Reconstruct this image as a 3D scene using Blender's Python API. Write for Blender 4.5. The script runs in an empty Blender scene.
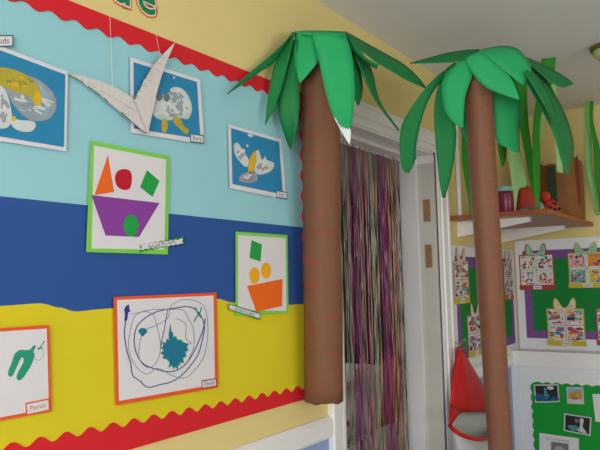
import bpy, bmesh, math, random
from mathutils import Vector, Matrix
random.seed(7)
C = bpy.context.scene.collection
# ---------------------------------------------------------------- camera
H = 1.36                       # eye height; the ceiling is at H+1.15
F, YAW, PIT, ROL = 665.0, math.radians(33.9), math.radians(4.88), math.radians(-1.36)
cy, sy, cp, sp, cr, sr = math.cos(YAW), math.sin(YAW), math.cos(PIT), math.sin(PIT), math.cos(ROL), math.sin(ROL)
FW = Vector((cy*cp, sy*cp, sp)); RT = Vector((sy, -cy, 0)); UP = RT.cross(FW)
R2 = RT*cr + UP*sr; U2 = -RT*sr + UP*cr
EYE = Vector((0, 0, H))
cam = bpy.data.cameras.new('camera'); cam_o = bpy.data.objects.new('camera', cam); C.objects.link(cam_o)
cam.sensor_width = 36; cam.lens = 36*F/600; cam.clip_start = .05
m = Matrix((R2, U2, -FW)).transposed().to_4x4(); m.translation = EYE; cam_o.matrix_world = m
bpy.context.scene.camera = cam_o
# ---------------------------------------------------------------- light
sc = bpy.context.scene
sc.view_settings.view_transform = 'Standard'; sc.view_settings.look = 'None'
sc.view_settings.gamma = 1; sc.view_settings.use_curve_mapping = False
sc.view_settings.exposure = -0.02
w = bpy.data.worlds.new('sky'); sc.world = w; w.use_nodes = True
w.node_tree.nodes['Background'].inputs[0].default_value = (.80, .88, 1, 1)
w.node_tree.nodes['Background'].inputs[1].default_value = 1.0
def area(name, loc, target, sx, sy_, power, col=(1, 1, 1)):
    l = bpy.data.lights.new(name, 'AREA'); l.shape = 'RECTANGLE'; l.size = sx; l.size_y = sy_
    l.energy = power; l.color = col
    o = bpy.data.objects.new(name, l); C.objects.link(o); o.location = loc
    o.rotation_euler = (Vector(target)-Vector(loc)).to_track_quat('-Z', 'Y').to_euler()
    return o
YR, XB = -3.2, -2.6            # right wall and back wall of the room
area('daylight_side_window', (1.3, YR-.12, 1.5), (1.3, 0, 1.35), 3.0, 1.25, 34, (.97, .99, 1))
area('daylight_back_window', (XB-.12, -.5, 1.5), (0, -.5, 1.4), 2.4, 1.25, 125, (.97, .99, 1))
area('next_room_fill', (5.0, 4.85, 1.6), (5.5, 1.6, .9), 2.4, 1.2, 40, (1, 1, 1))  # added fill lamp, no window here; brightens what shows behind the strands

D, XF, ZC = 1.4, 4.83, H+1.15   # left wall plane y, far wall plane x, ceiling
def ray(x, y): return FW*F + R2*(x-300) - U2*(y-225)
def at1(x, y, off=0.0):
    r = ray(x, y); return EYE + r*((D-off)/r.y)
def at2(x, y, off=0.0):
    r = ray(x, y); return EYE + r*((XF-off)/r.x)
def atd(x, y, d): return EYE + ray(x, y)*(d/F)
def atx(x, y, X):
    r = ray(x, y); return EYE + r*(X/r.x)
def aty(x, y, Y):
    r = ray(x, y); return EYE + r*(Y/r.y)
def atz(x, y, Z):
    r = ray(x, y); return EYE + r*((Z-H)/r.z)
# ---------------------------------------------------------------- materials
def lin(h):
    h = h.lstrip('#'); v = [int(h[i:i+2], 16)/255 for i in (0, 2, 4)]
    return tuple(c/12.92 if c <= .04045 else ((c+.055)/1.055)**2.4 for c in v)+(1,)
MATS = {}
def mat(name, col, rough=.7, var=.06, scale=6, bump=0.0, bscale=60, metal=0, spec=.3, trans=0, sheen=0):
    if name in MATS: return MATS[name]
    mt = bpy.data.materials.new(name); MATS[name] = mt; mt.use_nodes = True
    nt = mt.node_tree; b = nt.nodes['Principled BSDF']
    c = lin(col); b.inputs['Roughness'].default_value = rough; b.inputs['Metallic'].default_value = metal
    b.inputs['Specular IOR Level'].default_value = spec
    tc = nt.nodes.new('ShaderNodeTexCoord')
    if var:
        n = nt.nodes.new('ShaderNodeTexNoise'); n.inputs['Scale'].default_value = scale; n.inputs['Detail'].default_value = 4
        nt.links.new(tc.outputs['Object'], n.inputs['Vector'])
        mx = nt.nodes.new('ShaderNodeMix'); mx.data_type = 'RGBA'
        mx.inputs[6].default_value = tuple(x*(1-var) for x in c[:3])+(1,)
        mx.inputs[7].default_value = tuple(min(1, x*(1+var)) for x in c[:3])+(1,)
        nt.links.new(n.outputs['Fac'], mx.inputs[0]); nt.links.new(mx.outputs[2], b.inputs['Base Color'])
    else:
        b.inputs['Base Color'].default_value = c
    if bump:
        n2 = nt.nodes.new('ShaderNodeTexNoise'); n2.inputs['Scale'].default_value = bscale; n2.inputs['Detail'].default_value = 3
        nt.links.new(tc.outputs['Object'], n2.inputs['Vector'])
        bp = nt.nodes.new('ShaderNodeBump'); bp.inputs['Strength'].default_value = bump; bp.inputs['Distance'].default_value = .004
        nt.links.new(n2.outputs['Fac'], bp.inputs['Height']); nt.links.new(bp.outputs[0], b.inputs['Normal'])
    return mt
def wall_mat(name, upper, lower, zs):
    mt = bpy.data.materials.new(name); mt.use_nodes = True; nt = mt.node_tree; b = nt.nodes['Principled BSDF']
    g = nt.nodes.new('ShaderNodeNewGeometry'); s = nt.nodes.new('ShaderNodeSeparateXYZ'); nt.links.new(g.outputs['Position'], s.inputs[0])
    c = nt.nodes.new('ShaderNodeMath'); c.operation = 'GREATER_THAN'; c.inputs[1].default_value = zs
    nt.links.new(s.outputs[2], c.inputs[0])
    mx = nt.nodes.new('ShaderNodeMix'); mx.data_type = 'RGBA'; mx.inputs[6].default_value = lin(lower); mx.inputs[7].default_value = lin(upper)
    nt.links.new(c.outputs[0], mx.inputs[0])
    n = nt.nodes.new('ShaderNodeTexNoise'); n.inputs['Scale'].default_value = 2.5; n.inputs['Detail'].default_value = 5
    nt.links.new(g.outputs['Position'], n.inputs['Vector'])
    hv = nt.nodes.new('ShaderNodeHueSaturation'); nt.links.new(mx.outputs[2], hv.inputs['Color'])
    mr = nt.nodes.new('ShaderNodeMapRange'); mr.inputs[3].default_value = .95; mr.inputs[4].default_value = 1.05
    nt.links.new(n.outputs['Fac'], mr.inputs[0]); nt.links.new(mr.outputs[0], hv.inputs['Value'])
    nt.links.new(hv.outputs[0], b.inputs['Base Color']); b.inputs['Roughness'].default_value = .65
    b.inputs['Specular IOR Level'].default_value = .25
    n2 = nt.nodes.new('ShaderNodeTexNoise'); n2.inputs['Scale'].default_value = 90; nt.links.new(g.outputs['Position'], n2.inputs['Vector'])
    bp = nt.nodes.new('ShaderNodeBump'); bp.inputs['Strength'].default_value = .15; bp.inputs['Distance'].default_value = .002
    nt.links.new(n2.outputs['Fac'], bp.inputs['Height']); nt.links.new(bp.outputs[0], b.inputs['Normal'])
    return mt
YEL = '#e3d08e'
m_wall = wall_mat('yellow_and_blue_wall_paint', YEL, '#8fa9d6', H-.57)
m_wally = mat('yellow_wall_paint', YEL, .65, .04, 3, .1, 90)
m_ceil = mat('ceiling_paint', '#e6e6e8', .8, .03, 2)
m_gloss = mat('white_gloss_paint', '#eceaec', .35, .03, 8, spec=.5)
m_jamb = mat('aged_grey_white_paint', '#cfccc4', .5, .06, 12)
m_board = mat('white_board', '#e4e6ec', .6, .03, 5)
m_floor = mat('floor_vinyl', '#b4b0aa', .5, .15, 8)
PAPER = mat('white_paper', '#dfdce2', .75, .03, 14, .15, 40)
M_ = lambda n, c, r=.7, v=.05, s=9, **k: mat(n, c, r, v, s, **k)
m_sky = M_('light_blue_paper', '#98d0da', .75, .03, 4); m_sea = M_('dark_blue_paper', '#2b549c', .75, .04, 4)
m_sand = M_('yellow_paper', '#dccb22', .75, .05, 5); m_red = M_('red_border_paper', '#d8202c', .65, .04, 6)
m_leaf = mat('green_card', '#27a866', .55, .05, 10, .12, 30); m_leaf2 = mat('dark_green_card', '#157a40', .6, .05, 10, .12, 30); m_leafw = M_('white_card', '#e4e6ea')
m_trunk = mat('brown_parcel_paper', '#775039', .6, .10, 7, .35, 22); m_trunk2 = mat('brown_paper_roll', '#80553e', .55, .08, 7, .2, 30)
m_redcray = M_('red_crayon', '#9a4231', .7, .15, 60); m_redcray2 = M_('faint_red_crayon', '#9c5340', .7, .15, 60)
m_dark = M_('black_ink', '#25232c'); m_grey = M_('grey_ink', '#6f6d72')
m_tblue = M_('blue_painting_paper', '#2a86b6', .7, .08, 20); m_lime = M_('lime_green_card', '#7fd14c'); m_orangec = M_('orange_red_card', '#ea5a2a')
# ---------------------------------------------------------------- mesh building
ORG = {}
class MB:
    def __init__(s): s.v = []; s.f = []; s.mi = []; s.mats = []
    def m(s, mt):
        if mt not in s.mats: s.mats.append(mt)
        return s.mats.index(mt)
    def face(s, pts, mt):
        b = len(s.v); s.v += [Vector(p) for p in pts]; s.f.append(list(range(b, b+len(pts)))); s.mi.append(s.m(mt))
    def prism(s, top, bot, mt):        # two matching outlines -> closed slab
        n = len(top); b = len(s.v); s.v += [Vector(p) for p in top]+[Vector(p) for p in bot]; k = s.m(mt)
        s.f.append(list(range(b, b+n))); s.mi.append(k); s.f.append([b+n+i for i in range(n)][::-1]); s.mi.append(k)
        for i in range(n):
            j = (i+1) % n; s.f.append([b+i, b+n+i, b+n+j, b+j]); s.mi.append(k)
    def box(s, lo, hi, mt):
        x0, y0, z0 = lo; x1, y1, z1 = hi
        s.prism([(x0, y0, z1), (x1, y0, z1), (x1, y1, z1), (x0, y1, z1)], [(x0, y0, z0), (x1, y0, z0), (x1, y1, z0), (x0, y1, z0)], mt)
    def grid(s, rows, mt, closed=False):
        b = len(s.v); n = len(rows[0]); k = s.m(mt)
        for r in rows: s.v += [Vector(p) for p in r]
        for i in range(len(rows)-1):
            for j in range(n if closed else n-1):
                j2 = (j+1) % n
                s.f.append([b+i*n+j, b+i*n+j2, b+(i+1)*n+j2, b+(i+1)*n+j]); s.mi.append(k)
    def tube(s, pts, r, mt, n=8, cap=True):
        pts = [Vector(p) for p in pts]; rows = []
        rr = r if isinstance(r, (list, tuple)) else [r]*len(pts)
        for i, p in enumerate(pts):
            t = (pts[min(i+1, len(pts)-1)]-pts[max(i-1, 0)]).normalized()
            a = t.cross(Vector((0, 0, 1)) if abs(t.z) < .9 else Vector((1, 0, 0))).normalized(); c = t.cross(a)
            rows.append([p+(a*math.cos(2*math.pi*q/n)+c*math.sin(2*math.pi*q/n))*rr[i] for q in range(n)])
        s.grid(rows, mt, True)
        if cap: s.face(rows[0][::-1], mt); s.face(rows[-1], mt)
    def build(s, name, parent=None, smooth=False, solid=0, org=None):
        me = bpy.data.meshes.new(name)
        if parent is not None: o0 = ORG[parent.name]
        elif org is not None: o0 = Vector(org)
        else:
            o0 = Vector([(min(v[i] for v in s.v)+max(v[i] for v in s.v))/2 for i in range(3)]); o0.z = min(v.z for v in s.v)
        me.from_pydata([v-o0 for v in s.v], [], s.f); me.update()
        for mt in s.mats: me.materials.append(mt)
        for p, k in zip(me.polygons, s.mi): p.material_index = k; p.use_smooth = smooth
        bm = bmesh.new(); bm.from_mesh(me); bmesh.ops.remove_doubles(bm, verts=bm.verts, dist=1e-6)
        bmesh.ops.recalc_face_normals(bm, faces=bm.faces) if not solid else None
        bm.to_mesh(me); bm.free()
        o = bpy.data.objects.new(name, me); C.objects.link(o)
        if parent is not None: o.parent = parent
        else: o.location = o0
        ORG[o.name] = o0
        if solid:
            md = o.modifiers.new('thickness', 'SOLIDIFY'); md.thickness = solid; md.offset = 0
        return o
def tag(o, label=None, cat=None, group=None, kind=None):
    if label: o['label'] = label
    if cat: o['category'] = cat
    if group: o['group'] = group
    if kind: o['kind'] = kind
    return o
def thing(name, loc, label, cat, group=None):
    o = bpy.data.objects.new(name, None); C.objects.link(o); o.location = loc; o.empty_display_size = .1
    ORG[o.name] = Vector(loc); return tag(o, label, cat, group)
def struct(name, mb, **k): return tag(mb.build(name, **k), kind='structure')
def cr_spline(P, n):
    P = [Vector(p) for p in P]; out = []
    for k in range(n+1):
        t = k/n*(len(P)-1); i = min(int(t), len(P)-2); u = t-i
        a, b, c, d = P[max(i-1, 0)], P[i], P[i+1], P[min(i+2, len(P)-1)]
        out.append(.5*((2*b)+(c-a)*u+(2*a-5*b+4*c-d)*u*u+(3*b-a-3*c+d)*u**3))
    return out
def outline(mb, mp, pts, o0, o1, mt):   # flat paper shape on a wall: outline through map mp, front at offset o1
    mb.prism([mp(x, y, o1) for x, y in pts], [mp(x, y, o0) for x, y in pts], mt)
def smooth_pts(pts, n=None):            # rounded closed outline
    P = [Vector((x, y, 0)) for x, y in pts]; q = P[-1:]+P+P[:2]; out = []
    per = n or 5
    for i in range(1, len(q)-2):
        a, b, c, d = q[i-1], q[i], q[i+1], q[i+2]
        for k in range(per):
            u = k/per; v = .5*((2*b)+(c-a)*u+(2*a-5*b+4*c-d)*u*u+(3*b-a-3*c+d)*u**3); out.append((v.x, v.y))
    return out
def stroke(mb, mp, pts, wpx, off, mt, closed=False, n=6):
    P = cr_spline([(x, y, 0) for x, y in pts], n*(len(pts)-1)); rows = []
    for i, p in enumerate(P):
        t = (P[min(i+1, len(P)-1)]-P[max(i-1, 0)]).normalized(); nn = Vector((-t.y, t.x, 0))*wpx/2
        rows.append([mp(p.x+nn.x, p.y+nn.y, off), mp(p.x-nn.x, p.y-nn.y, off)])
    mb.grid(rows, mt)
def ell(cx, cy_, rx, ry, n=16, ang=0, jit=0):
    out = []
    for k in range(n):
        a = 2*math.pi*k/n; j = 1+random.uniform(-jit, jit); x, y = rx*j*math.cos(a), ry*j*math.sin(a)
        out.append((cx+x*math.cos(ang)-y*math.sin(ang), cy_+x*math.sin(ang)+y*math.cos(ang)))
    return out
def text_mb(mb, body, p0, ex, ey, size, mt, nrm, depth=0.0, bold=0.0, center=False):
    """flat lettering: baseline start p0, unit axes ex, ey"""
    cu = bpy.data.curves.new('lettering', 'FONT'); cu.body = body; cu.size = size; cu.offset = bold; cu.resolution_u = 3
    if center: cu.align_x = 'CENTER'
    o = bpy.data.objects.new('lettering', cu); C.objects.link(o)
    dg = bpy.context.evaluated_depsgraph_get(); me = bpy.data.meshes.new_from_object(o.evaluated_get(dg))
    b = len(mb.v); k = mb.m(mt)
    for v in me.vertices: mb.v.append(Vector(p0)+Vector(ex)*v.co.x+Vector(ey)*v.co.y+Vector(nrm)*depth)
    for p in me.polygons: mb.f.append([b+i for i in p.vertices]); mb.mi.append(k)
    bpy.data.objects.remove(o); bpy.data.curves.remove(cu); bpy.data.meshes.remove(me)
EX1, EZ, N1 = Vector((1, 0, 0)), Vector((0, 0, 1)), Vector((0, -1, 0))
EX2, N2 = Vector((0, -1, 0)), Vector((-1, 0, 0))
# ================================================================ the setting
DX0, DX1, DZ = 2.37, 3.42, H+.69        # doorway
mb = MB()
mb.box((XB-.2, D, 0), (DX0, D+.2, ZC), m_wall); mb.box((DX1, D, 0), (XF+.2, D+.2, ZC), m_wall); mb.box((DX0, D, DZ), (DX1, D+.2, ZC), m_wall)
struct('wall_left', mb, org=(0, D, 0))
mb = MB(); mb.box((XF, YR, 0), (XF+.2, D, ZC), m_wall); struct('wall_far', mb)
mb = MB()
wx0, wx1, wz0, wz1 = -.25, 2.85, .85, 2.15
mb.box((XB-.2, YR-.2, 0), (wx0, YR, ZC), m_wally); mb.box((wx1, YR-.2, 0), (XF+.2, YR, ZC), m_wally)
mb.box((wx0, YR-.2, 0), (wx1, YR, wz0), m_wally); mb.box((wx0, YR-.2, wz1), (wx1, YR, ZC), m_wally); struct('wall_right', mb)
mb = MB()
by0, by1 = -1.75, .75
mb.box((XB-.2, YR, 0), (XB, by0, ZC), m_wally); mb.box((XB-.2, by1, 0), (XB, D, ZC), m_wally)
mb.box((XB-.2, by0, 0), (XB, by1, wz0), m_wally); mb.box((XB-.2, by0, wz1), (XB, by1, ZC), m_wally); struct('wall_back', mb)
def window_frame(name, a, b, horizontal):
    mb = MB(); t = .05
    def bar(u0, u1, z0, z1):
        if horizontal: mb.box((u0, YR-.1, z0), (u1, YR-.04, z1), m_gloss)
        else: mb.box((XB-.1, u0, z0), (XB-.04, u1, z1), m_gloss)
    for u in (a, (2*a+b)/3-t/2, (a+2*b)/3-t/2, b-t): bar(u, u+t, wz0, wz1)
    bar(a, b, wz0, wz0+t); bar(a, b, wz1-t, wz1)
    struct(name, mb)
window_frame('window_1', wx0, wx1, True); window_frame('window_2', by0, by1, False)
mb = MB(); mb.box((XB-.2, YR-.2, ZC), (XF+.2, D+.2, ZC+.12), m_ceil); struct('ceiling', mb)
mb = MB(); mb.box((XB-.2, D+.2, ZC), (10.4, 5.2, ZC+.12), mat('shaded_ceiling_paint', '#73726e', .8, .1, 3)); struct('ceiling_next_room', mb)  # the next room's dimness is put into this ceiling colour
mb = MB(); mb.box((XB-.2, YR-.2, -.1), (10.4, 5.2, 0), m_floor); struct('floor', mb)
# room beyond the doorway
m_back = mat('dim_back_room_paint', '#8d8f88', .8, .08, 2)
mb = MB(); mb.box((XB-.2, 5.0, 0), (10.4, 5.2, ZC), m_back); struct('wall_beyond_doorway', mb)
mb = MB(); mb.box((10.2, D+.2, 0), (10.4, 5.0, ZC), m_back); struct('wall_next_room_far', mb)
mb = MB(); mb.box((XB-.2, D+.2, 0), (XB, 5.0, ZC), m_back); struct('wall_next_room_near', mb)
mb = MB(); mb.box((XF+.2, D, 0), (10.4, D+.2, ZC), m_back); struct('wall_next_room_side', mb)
# dado rails
RZ0, RZ1 = H-.605, H-.522
def rail(mb, a, b, wall):
    prof = [(.0, RZ0), (.012, RZ0), (.022, RZ0+.012), (.022, RZ1-.014), (.012, RZ1), (0, RZ1)]
    if wall == 1: mb.prism([(a, D-o, z) for o, z in prof], [(b, D-o, z) for o, z in prof], m_gloss)
    else: mb.prism([(XF-o, a, z) for o, z in prof], [(XF-o, b, z) for o, z in prof], m_gloss)
mb = MB(); rail(mb, XB, DX0-.12, 1); struct('trim_1', mb)
XL = at1(511, 360).x           # the lower part of the far wall is boxed out to here
def at3(x, y, off=0.0):
    r = ray(x, y); return EYE + r*((XL-off)/r.x)
mb = MB(); mb.box((XL, YR, 0), (XF, D, RZ0), m_board); mb.box((XL-.014, YR, RZ0), (XF, D, at3(512, 350.5).z), m_gloss); struct('trim_3', mb)
mb = MB(); rail(mb, DX1+.14, XL-.014, 1); struct('trim_2', mb)
# door frame: moulded architrave, lining with rebate and stop
mb = MB()
def arch(a, b, axis):                     # a = inner edge, b = outer edge
    s = 1 if b > a else -1; W = abs(b-a)
    prof = [(0, 0), (0, .010), (W*.12, .014), (W*.22, .014), (W*.25, .008), (W*.33, .008), (W*.36, .018), (W*.78, .020), (W*.82, .026), (W*.97, .026), (W, .020), (W, 0)]
    return [(a+s*u, o) for u, o in prof]
lo = arch(DX0, DX0-.12, 0); hi = arch(DX1+.006, DX1+.14, 0); tp = arch(DZ, DZ+.105, 1)
mb.prism([(u, D-o, 0) for u, o in lo], [(u, D-o, t) for (u, o), (t, _) in zip(lo, tp)], m_gloss)
mb.prism([(u, D-o, 0) for u, o in hi], [(u, D-o, t) for (u, o), (t, _) in zip(hi, tp)], m_gloss)
mb.prism([(u, D-o, t) for (u, o), (t, _) in zip(lo, tp)], [(u, D-o, t) for (u, o), (t, _) in zip(hi, tp)], m_gloss)
mb.box((DX0-.001, D+.0, 0), (DX0+.012, D+.2, DZ), m_gloss); mb.box((DX0+.012, D+.1, 0), (DX0+.028, D+.2, DZ), m_gloss)
mb.box((DX1-.012, D, 0), (DX1+.001, D+.1, DZ-.055), m_jamb); mb.box((DX1-.012, D, DZ-.055), (DX1+.001, D+.1, DZ), m_gloss)
mb.box((DX1-.028, D+.1, 0), (DX1+.001, D+.2, DZ), m_gloss)
mb.box((DX0, D, DZ-.012), (DX1, D+.1, DZ+.001), m_gloss); mb.box((DX0, D+.1, DZ-.028), (DX1, D+.2, DZ+.001), m_gloss)
mb.box((DX1+.0012, D-.006, 0), (DX1+.006, D+.0, DZ), M_('painted_shadow_gap', '#5c5650'))  # thin dark strip, the gap's shadow put into its colour
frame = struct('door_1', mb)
m_brass = mat('tarnished_brass', '#b08a64', .5, .2, 60, metal=.4)
for n_, (py0, py1) in enumerate(((200, 222), (245, 268))):
    za = EYE.z + ray(425, py0).z*DX1/ray(425, py0).x; zb = EYE.z + ray(425, py1).z*DX1/ray(425, py1).x
    mb = MB(); mb.box((DX1-.0145, D+.03, zb), (DX1-.012, D+.068, za), m_brass)
    for q in (.2, .5, .8):
        mb.tube([(DX1-.0145, D+.049, zb+(za-zb)*q), (DX1-.016, D+.049, zb+(za-zb)*q)], .004, m_grey, 8)
    mb.tube([(DX1-.016, D+.028, zb), (DX1-.016, D+.028, za)], .004, m_brass, 8)
    o = mb.build('hinge', frame)
# ================================================================ display board on the left wall
BZ1, BZ0 = H+.73, H-.433; BX0, BX1 = -1.2, 2.235
t0 = .004
root = thing('display_board', (BX0+1.7, D, BZ0), 'large wall display of blue sky, sea and yellow sand paper with red wavy border', 'display board')
def wz(x): return Vector((x, 0, 0))
def strip(name, lowf, highf, mt, o1, xa=BX0, xb=BX1, n=160):
    mb = MB(); xs = [xa+(xb-xa)*k/n for k in range(n+1)]
    top = [(x, highf(x)) for x in xs]; bot = [(x, lowf(x)) for x in xs][::-1]; P = top+bot
    mb.prism([(x, D-o1, z) for x, z in P], [(x, D-.0002, z) for x, z in P], mt)
    return mb.build(name, root)
sea_top = lambda x: H+.2095+(x-.865)*-.003
def sand_top(x):
    K = [(-1.2, -.05), (.4, -.06), (.868, -.038), (.97, -.036), (1.02, -.048), (1.069, -.061), (1.146, -.058), (1.594, -.046), (1.68, -.062), (1.80, -.08), (2.07, -.083), (2.24, -.083)]
    for (a, za), (b, zb) in zip(K, K[1:]):
        if x <= b:
            u = (x-a)/(b-a); u = u*u*(3-2*u); return H+za+(zb-za)*u
    return H-.083
strip('sky_paper', sea_top, lambda x: BZ1-.002, m_sky, .002)
strip('sea_paper', lambda x: sand_top(x)-.01, sea_top, m_sea, .0025)
strip('sand_paper', lambda x: BZ0+.002, sand_top, m_sand, .003)
def scal(x, ph, pitch, amp):
    u = ((x-ph)/pitch) % 1; return amp*math.cos(2*math.pi*u)
strip('border_strip', lambda x: H+.679-scal(x, .954, .0727, .0062), lambda x: BZ1, m_red, .006, n=500)
strip('border_strip', lambda x: BZ0, lambda x: H-.352-.026*(x-.9)/.75*.9+scal(x, .901, .0708, .0085), m_red, .006, n=500)
mb = MB(); n = 220; zs = [BZ0+.03+(BZ1-.03-BZ0-.03)*k/n for k in range(n+1)]
P = [(2.089+.010-.010*math.cos(2*math.pi*(z-(H+.523))/.079+math.pi), z) for z in zs]+[(BX1, zs[-1]), (BX1, zs[0])]
mb.prism([(x, D-.0065, z) for x, z in P], [(x, D-.0002, z) for x, z in P], m_red); mb.build('border_strip', root)
for (xa, ya, xb, yb) in ((113, 19, 112, 34), (159, 37, 161, 55)):
    pass
# ---------- pictures on the board
OF = .008
def picture(name, label, cat, quad, group=None):
    c = at1(sum(q[0] for q in quad)/4, sum(q[1] for q in quad)/4, 0)
    t = thing(name, c, label, cat, group); return t
def lerpq(q, u, v):
    a = (q[0][0]+(q[1][0]-q[0][0])*u, q[0][1]+(q[1][1]-q[0][1])*u); b = (q[3][0]+(q[2][0]-q[3][0])*u, q[3][1]+(q[2][1]-q[3][1])*u)
    return (a[0]+(b[0]-a[0])*v, a[1]+(b[1]-a[1])*v)
def sheet(t, name, quad, o0, o1, mt, mp=at1, parent=None):
    mb = MB(); P = [lerpq(quad, u, v) for u, v in ((0, 0), (.5, 0), (1, 0), (1, .5), (1, 1), (.5, 1), (0, 1), (0, .5))]
    outline(mb, mp, P, o0, o1, mt); return mb.build(name, parent or t)
def caption(t, quad, text, off, edge_mt, txt_mt, mp=at1, size=None, zig=False, ex=None):
    mb = MB(); ins = 1.1
    c = (sum(q[0] for q in quad)/4, sum(q[1] for q in quad)/4)
    if zig:
        P = []
        for a, b in zip(quad, quad[1:]+quad[:1]):
            L = math.hypot(b[0]-a[0], b[1]-a[1]); k = max(2, int(L/2.6))
            for i in range(k):
                u = i/k; x, y = a[0]+(b[0]-a[0])*u, a[1]+(b[1]-a[1])*u; d = 1.3*(-1 if i % 2 else .25)
                dx, dy = c[0]-x, c[1]-y; nx, ny = -(b[1]-a[1])/L, (b[0]-a[0])/L
                P.append((x+nx*-d*.9, y+ny*-d*.9))
        outline(mb, mp, P, off, off+.001, edge_mt)
        P2 = [(c[0]+(x-c[0])*.945, c[1]+(y-c[1])*.70) for x, y in P]; outline(mb, mp, P2, off+.001, off+.0014, PAPER)
    else:
        outline(mb, mp, quad, off, off+.001, edge_mt)
        Q = [mp(x, y, off+.0014) for x, y in quad]; cc = sum(Q, Vector())/4
        hw = (Q[1]-Q[0]).length; hh = (Q[3]-Q[0]).length; e = .0035
        fx, fy = 1-2*e/hw, 1-2*e/hh
        ux = (Q[1]-Q[0])/2+(Q[2]-Q[3])/2; uy = (Q[3]-Q[0])/2+(Q[2]-Q[1])/2
        Q2 = [cc-ux*.5*fx-uy*.5*fy, cc+ux*.5*fx-uy*.5*fy, cc+ux*.5*fx+uy*.5*fy, cc-ux*.5*fx+uy*.5*fy]
        mb.face(Q2, PAPER)
    o = mb.build('caption', t)
    Q = [mp(x, y, off+.0018) for x, y in quad]
    e1 = ((Q[1]-Q[0])+(Q[2]-Q[3])).normalized(); e2 = ((Q[0]-Q[3])+(Q[1]-Q[2])).normalized()
    W = ((Q[1]-Q[0]).length+(Q[2]-Q[3]).length)/2; Hh = ((Q[0]-Q[3]).length+(Q[1]-Q[2]).length)/2
    s = min(Hh*.72, W*.88/max(1, len(text))/.52)
    tm = MB(); cc = sum(Q, Vector())/4
    text_mb(tm, text, cc-e2*s*.28, e1, e2, s, txt_mt, Vector((0, 0, 0)), 0, 0, True)
    tm.build('lettering', o); return o
def blob(mb, pts, mt, off, mp=at1, sm=True): outline(mb, mp, smooth_pts(pts) if sm else pts, off-.0004, off, mt)
p_white = M_('white_poster_paint', '#cfd6d6', .6, .10, 30, bump=.4, bscale=60); p_grey = M_('grey_poster_paint', '#98a0a8', .6, .16, 30, bump=.4, bscale=60)
p_yel = M_('ochre_poster_paint', '#b7a63a', .6, .15, 25, bump=.4, bscale=60); p_gold = M_('yellow_poster_paint', '#d9b22a', .6, .08, 25)
def brush(mb, cx_, cy_, rx, ry, mts, off, k, seed, ang=0):
    r = random.Random(seed)
    for i in range(k):
        q = math.sqrt(r.random())*.8; a = r.uniform(0, 6.28); x, y = cx_+rx*q*math.cos(a), cy_+ry*q*math.sin(a); b = ang+r.uniform(-.5, .5); L = min(rx, ry)*r.uniform(.25, .6)
        dx, dy = math.cos(b)*L, math.sin(b)*L
        stroke(mb, at1, [(x-dx, y-dy), (x, y+r.uniform(-.8, .8)), (x+dx, y+dy)], r.uniform(1.6, 3.4), off+i*.00001, r.choice(mts), n=3)
p_w2 = M_('bright_white_paint', '#d8dddd', .6, .05, 30); p_g2 = M_('mid_grey_paint', '#8c949c', .6, .1, 30); p_b2 = M_('blue_grey_paint', '#8ea6b6', .6, .1, 30)
p_lil = M_('lilac_grey_paint', '#a99db0', .6, .12, 30)
# 1 cloud painting cut by the left frame edge
a = at1(68, 71.5); b = at1(66.3, 151.5)
def mpw(x, y, off=0): return at1(x, y, off)
Q = [(-75, 18), (68, 71.5), (66.3, 151.5), (-75, 129)]
t = picture('cloud_painting', 'blue sheet painted with grey, white and olive clouds, at the left edge above the sea', 'painting', Q)
sheet(t, 'backing', Q, OF, OF+.001, PAPER)
Qi = [(-70, 24), (65.3, 74.5), (64, 147), (-70, 125)]; sheet(t, 'blue_sheet', Qi, OF+.001, OF+.0018, m_tblue)
mb = MB(); o_ = OF+.0024
blob(mb, [(2, 85), (20, 76), (33, 77), (47, 86), (55, 97), (56, 108), (50, 118), (40, 121), (28, 119), (16, 108), (8, 96)], p_grey, o_)
blob(mb, [(33, 80), (44, 88), (50, 99), (49, 112), (43, 118), (40, 108), (41, 96)], M_('pale_blue_grey_paint', '#8fb0c8', .6, .12, 30), o_+.0002)
blob(mb, [(-10, 88), (0, 85), (6, 92), (10, 104), (12, 118), (8, 127), (-2, 128), (-14, 120)], p_white, o_+.0004)
blob(mb, [(10, 118), (20, 120), (32, 121), (36, 125), (32, 131), (22, 131.5), (13, 127)], p_white, o_+.0006)
blob(mb, [(-12, 68), (4, 67.5), (18, 71), (32, 79), (40, 90), (41.5, 101), (38, 106), (34, 104), (30, 97), (16, 92), (2, 86), (-12, 84)], p_yel, o_+.0008)
blob(mb, [(35, 92), (40, 93), (41.5, 101), (38, 106), (34, 102)], p_gold, o_+.0010)
blob(mb, [(13, 116), (16, 117), (15, 121), (12, 120)], p_gold, o_+.0010)
brush(mb, 34, 104, 18, 13, (p_g2, p_b2, p_white), o_+.00025, 36, 1, .5); brush(mb, 2, 110, 8, 16, (p_w2, p_grey), o_+.0005, 16, 2, 1.3); brush(mb, 23, 126, 11, 4, (p_w2, p_white), o_+.0007, 12, 3)
brush(mb, 20, 82, 17, 6, (p_gold, M_('olive_paint', '#9a9440')), o_+.0009, 18, 4, .45)
mb.build('paint', t)
caption(t, [(-16, 35), (13.5, 35), (13.5, 46.5), (-16, 48)], 'clouds', OF+.001, M_('teal_marker', '#2b6d80'), m_grey)
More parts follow.
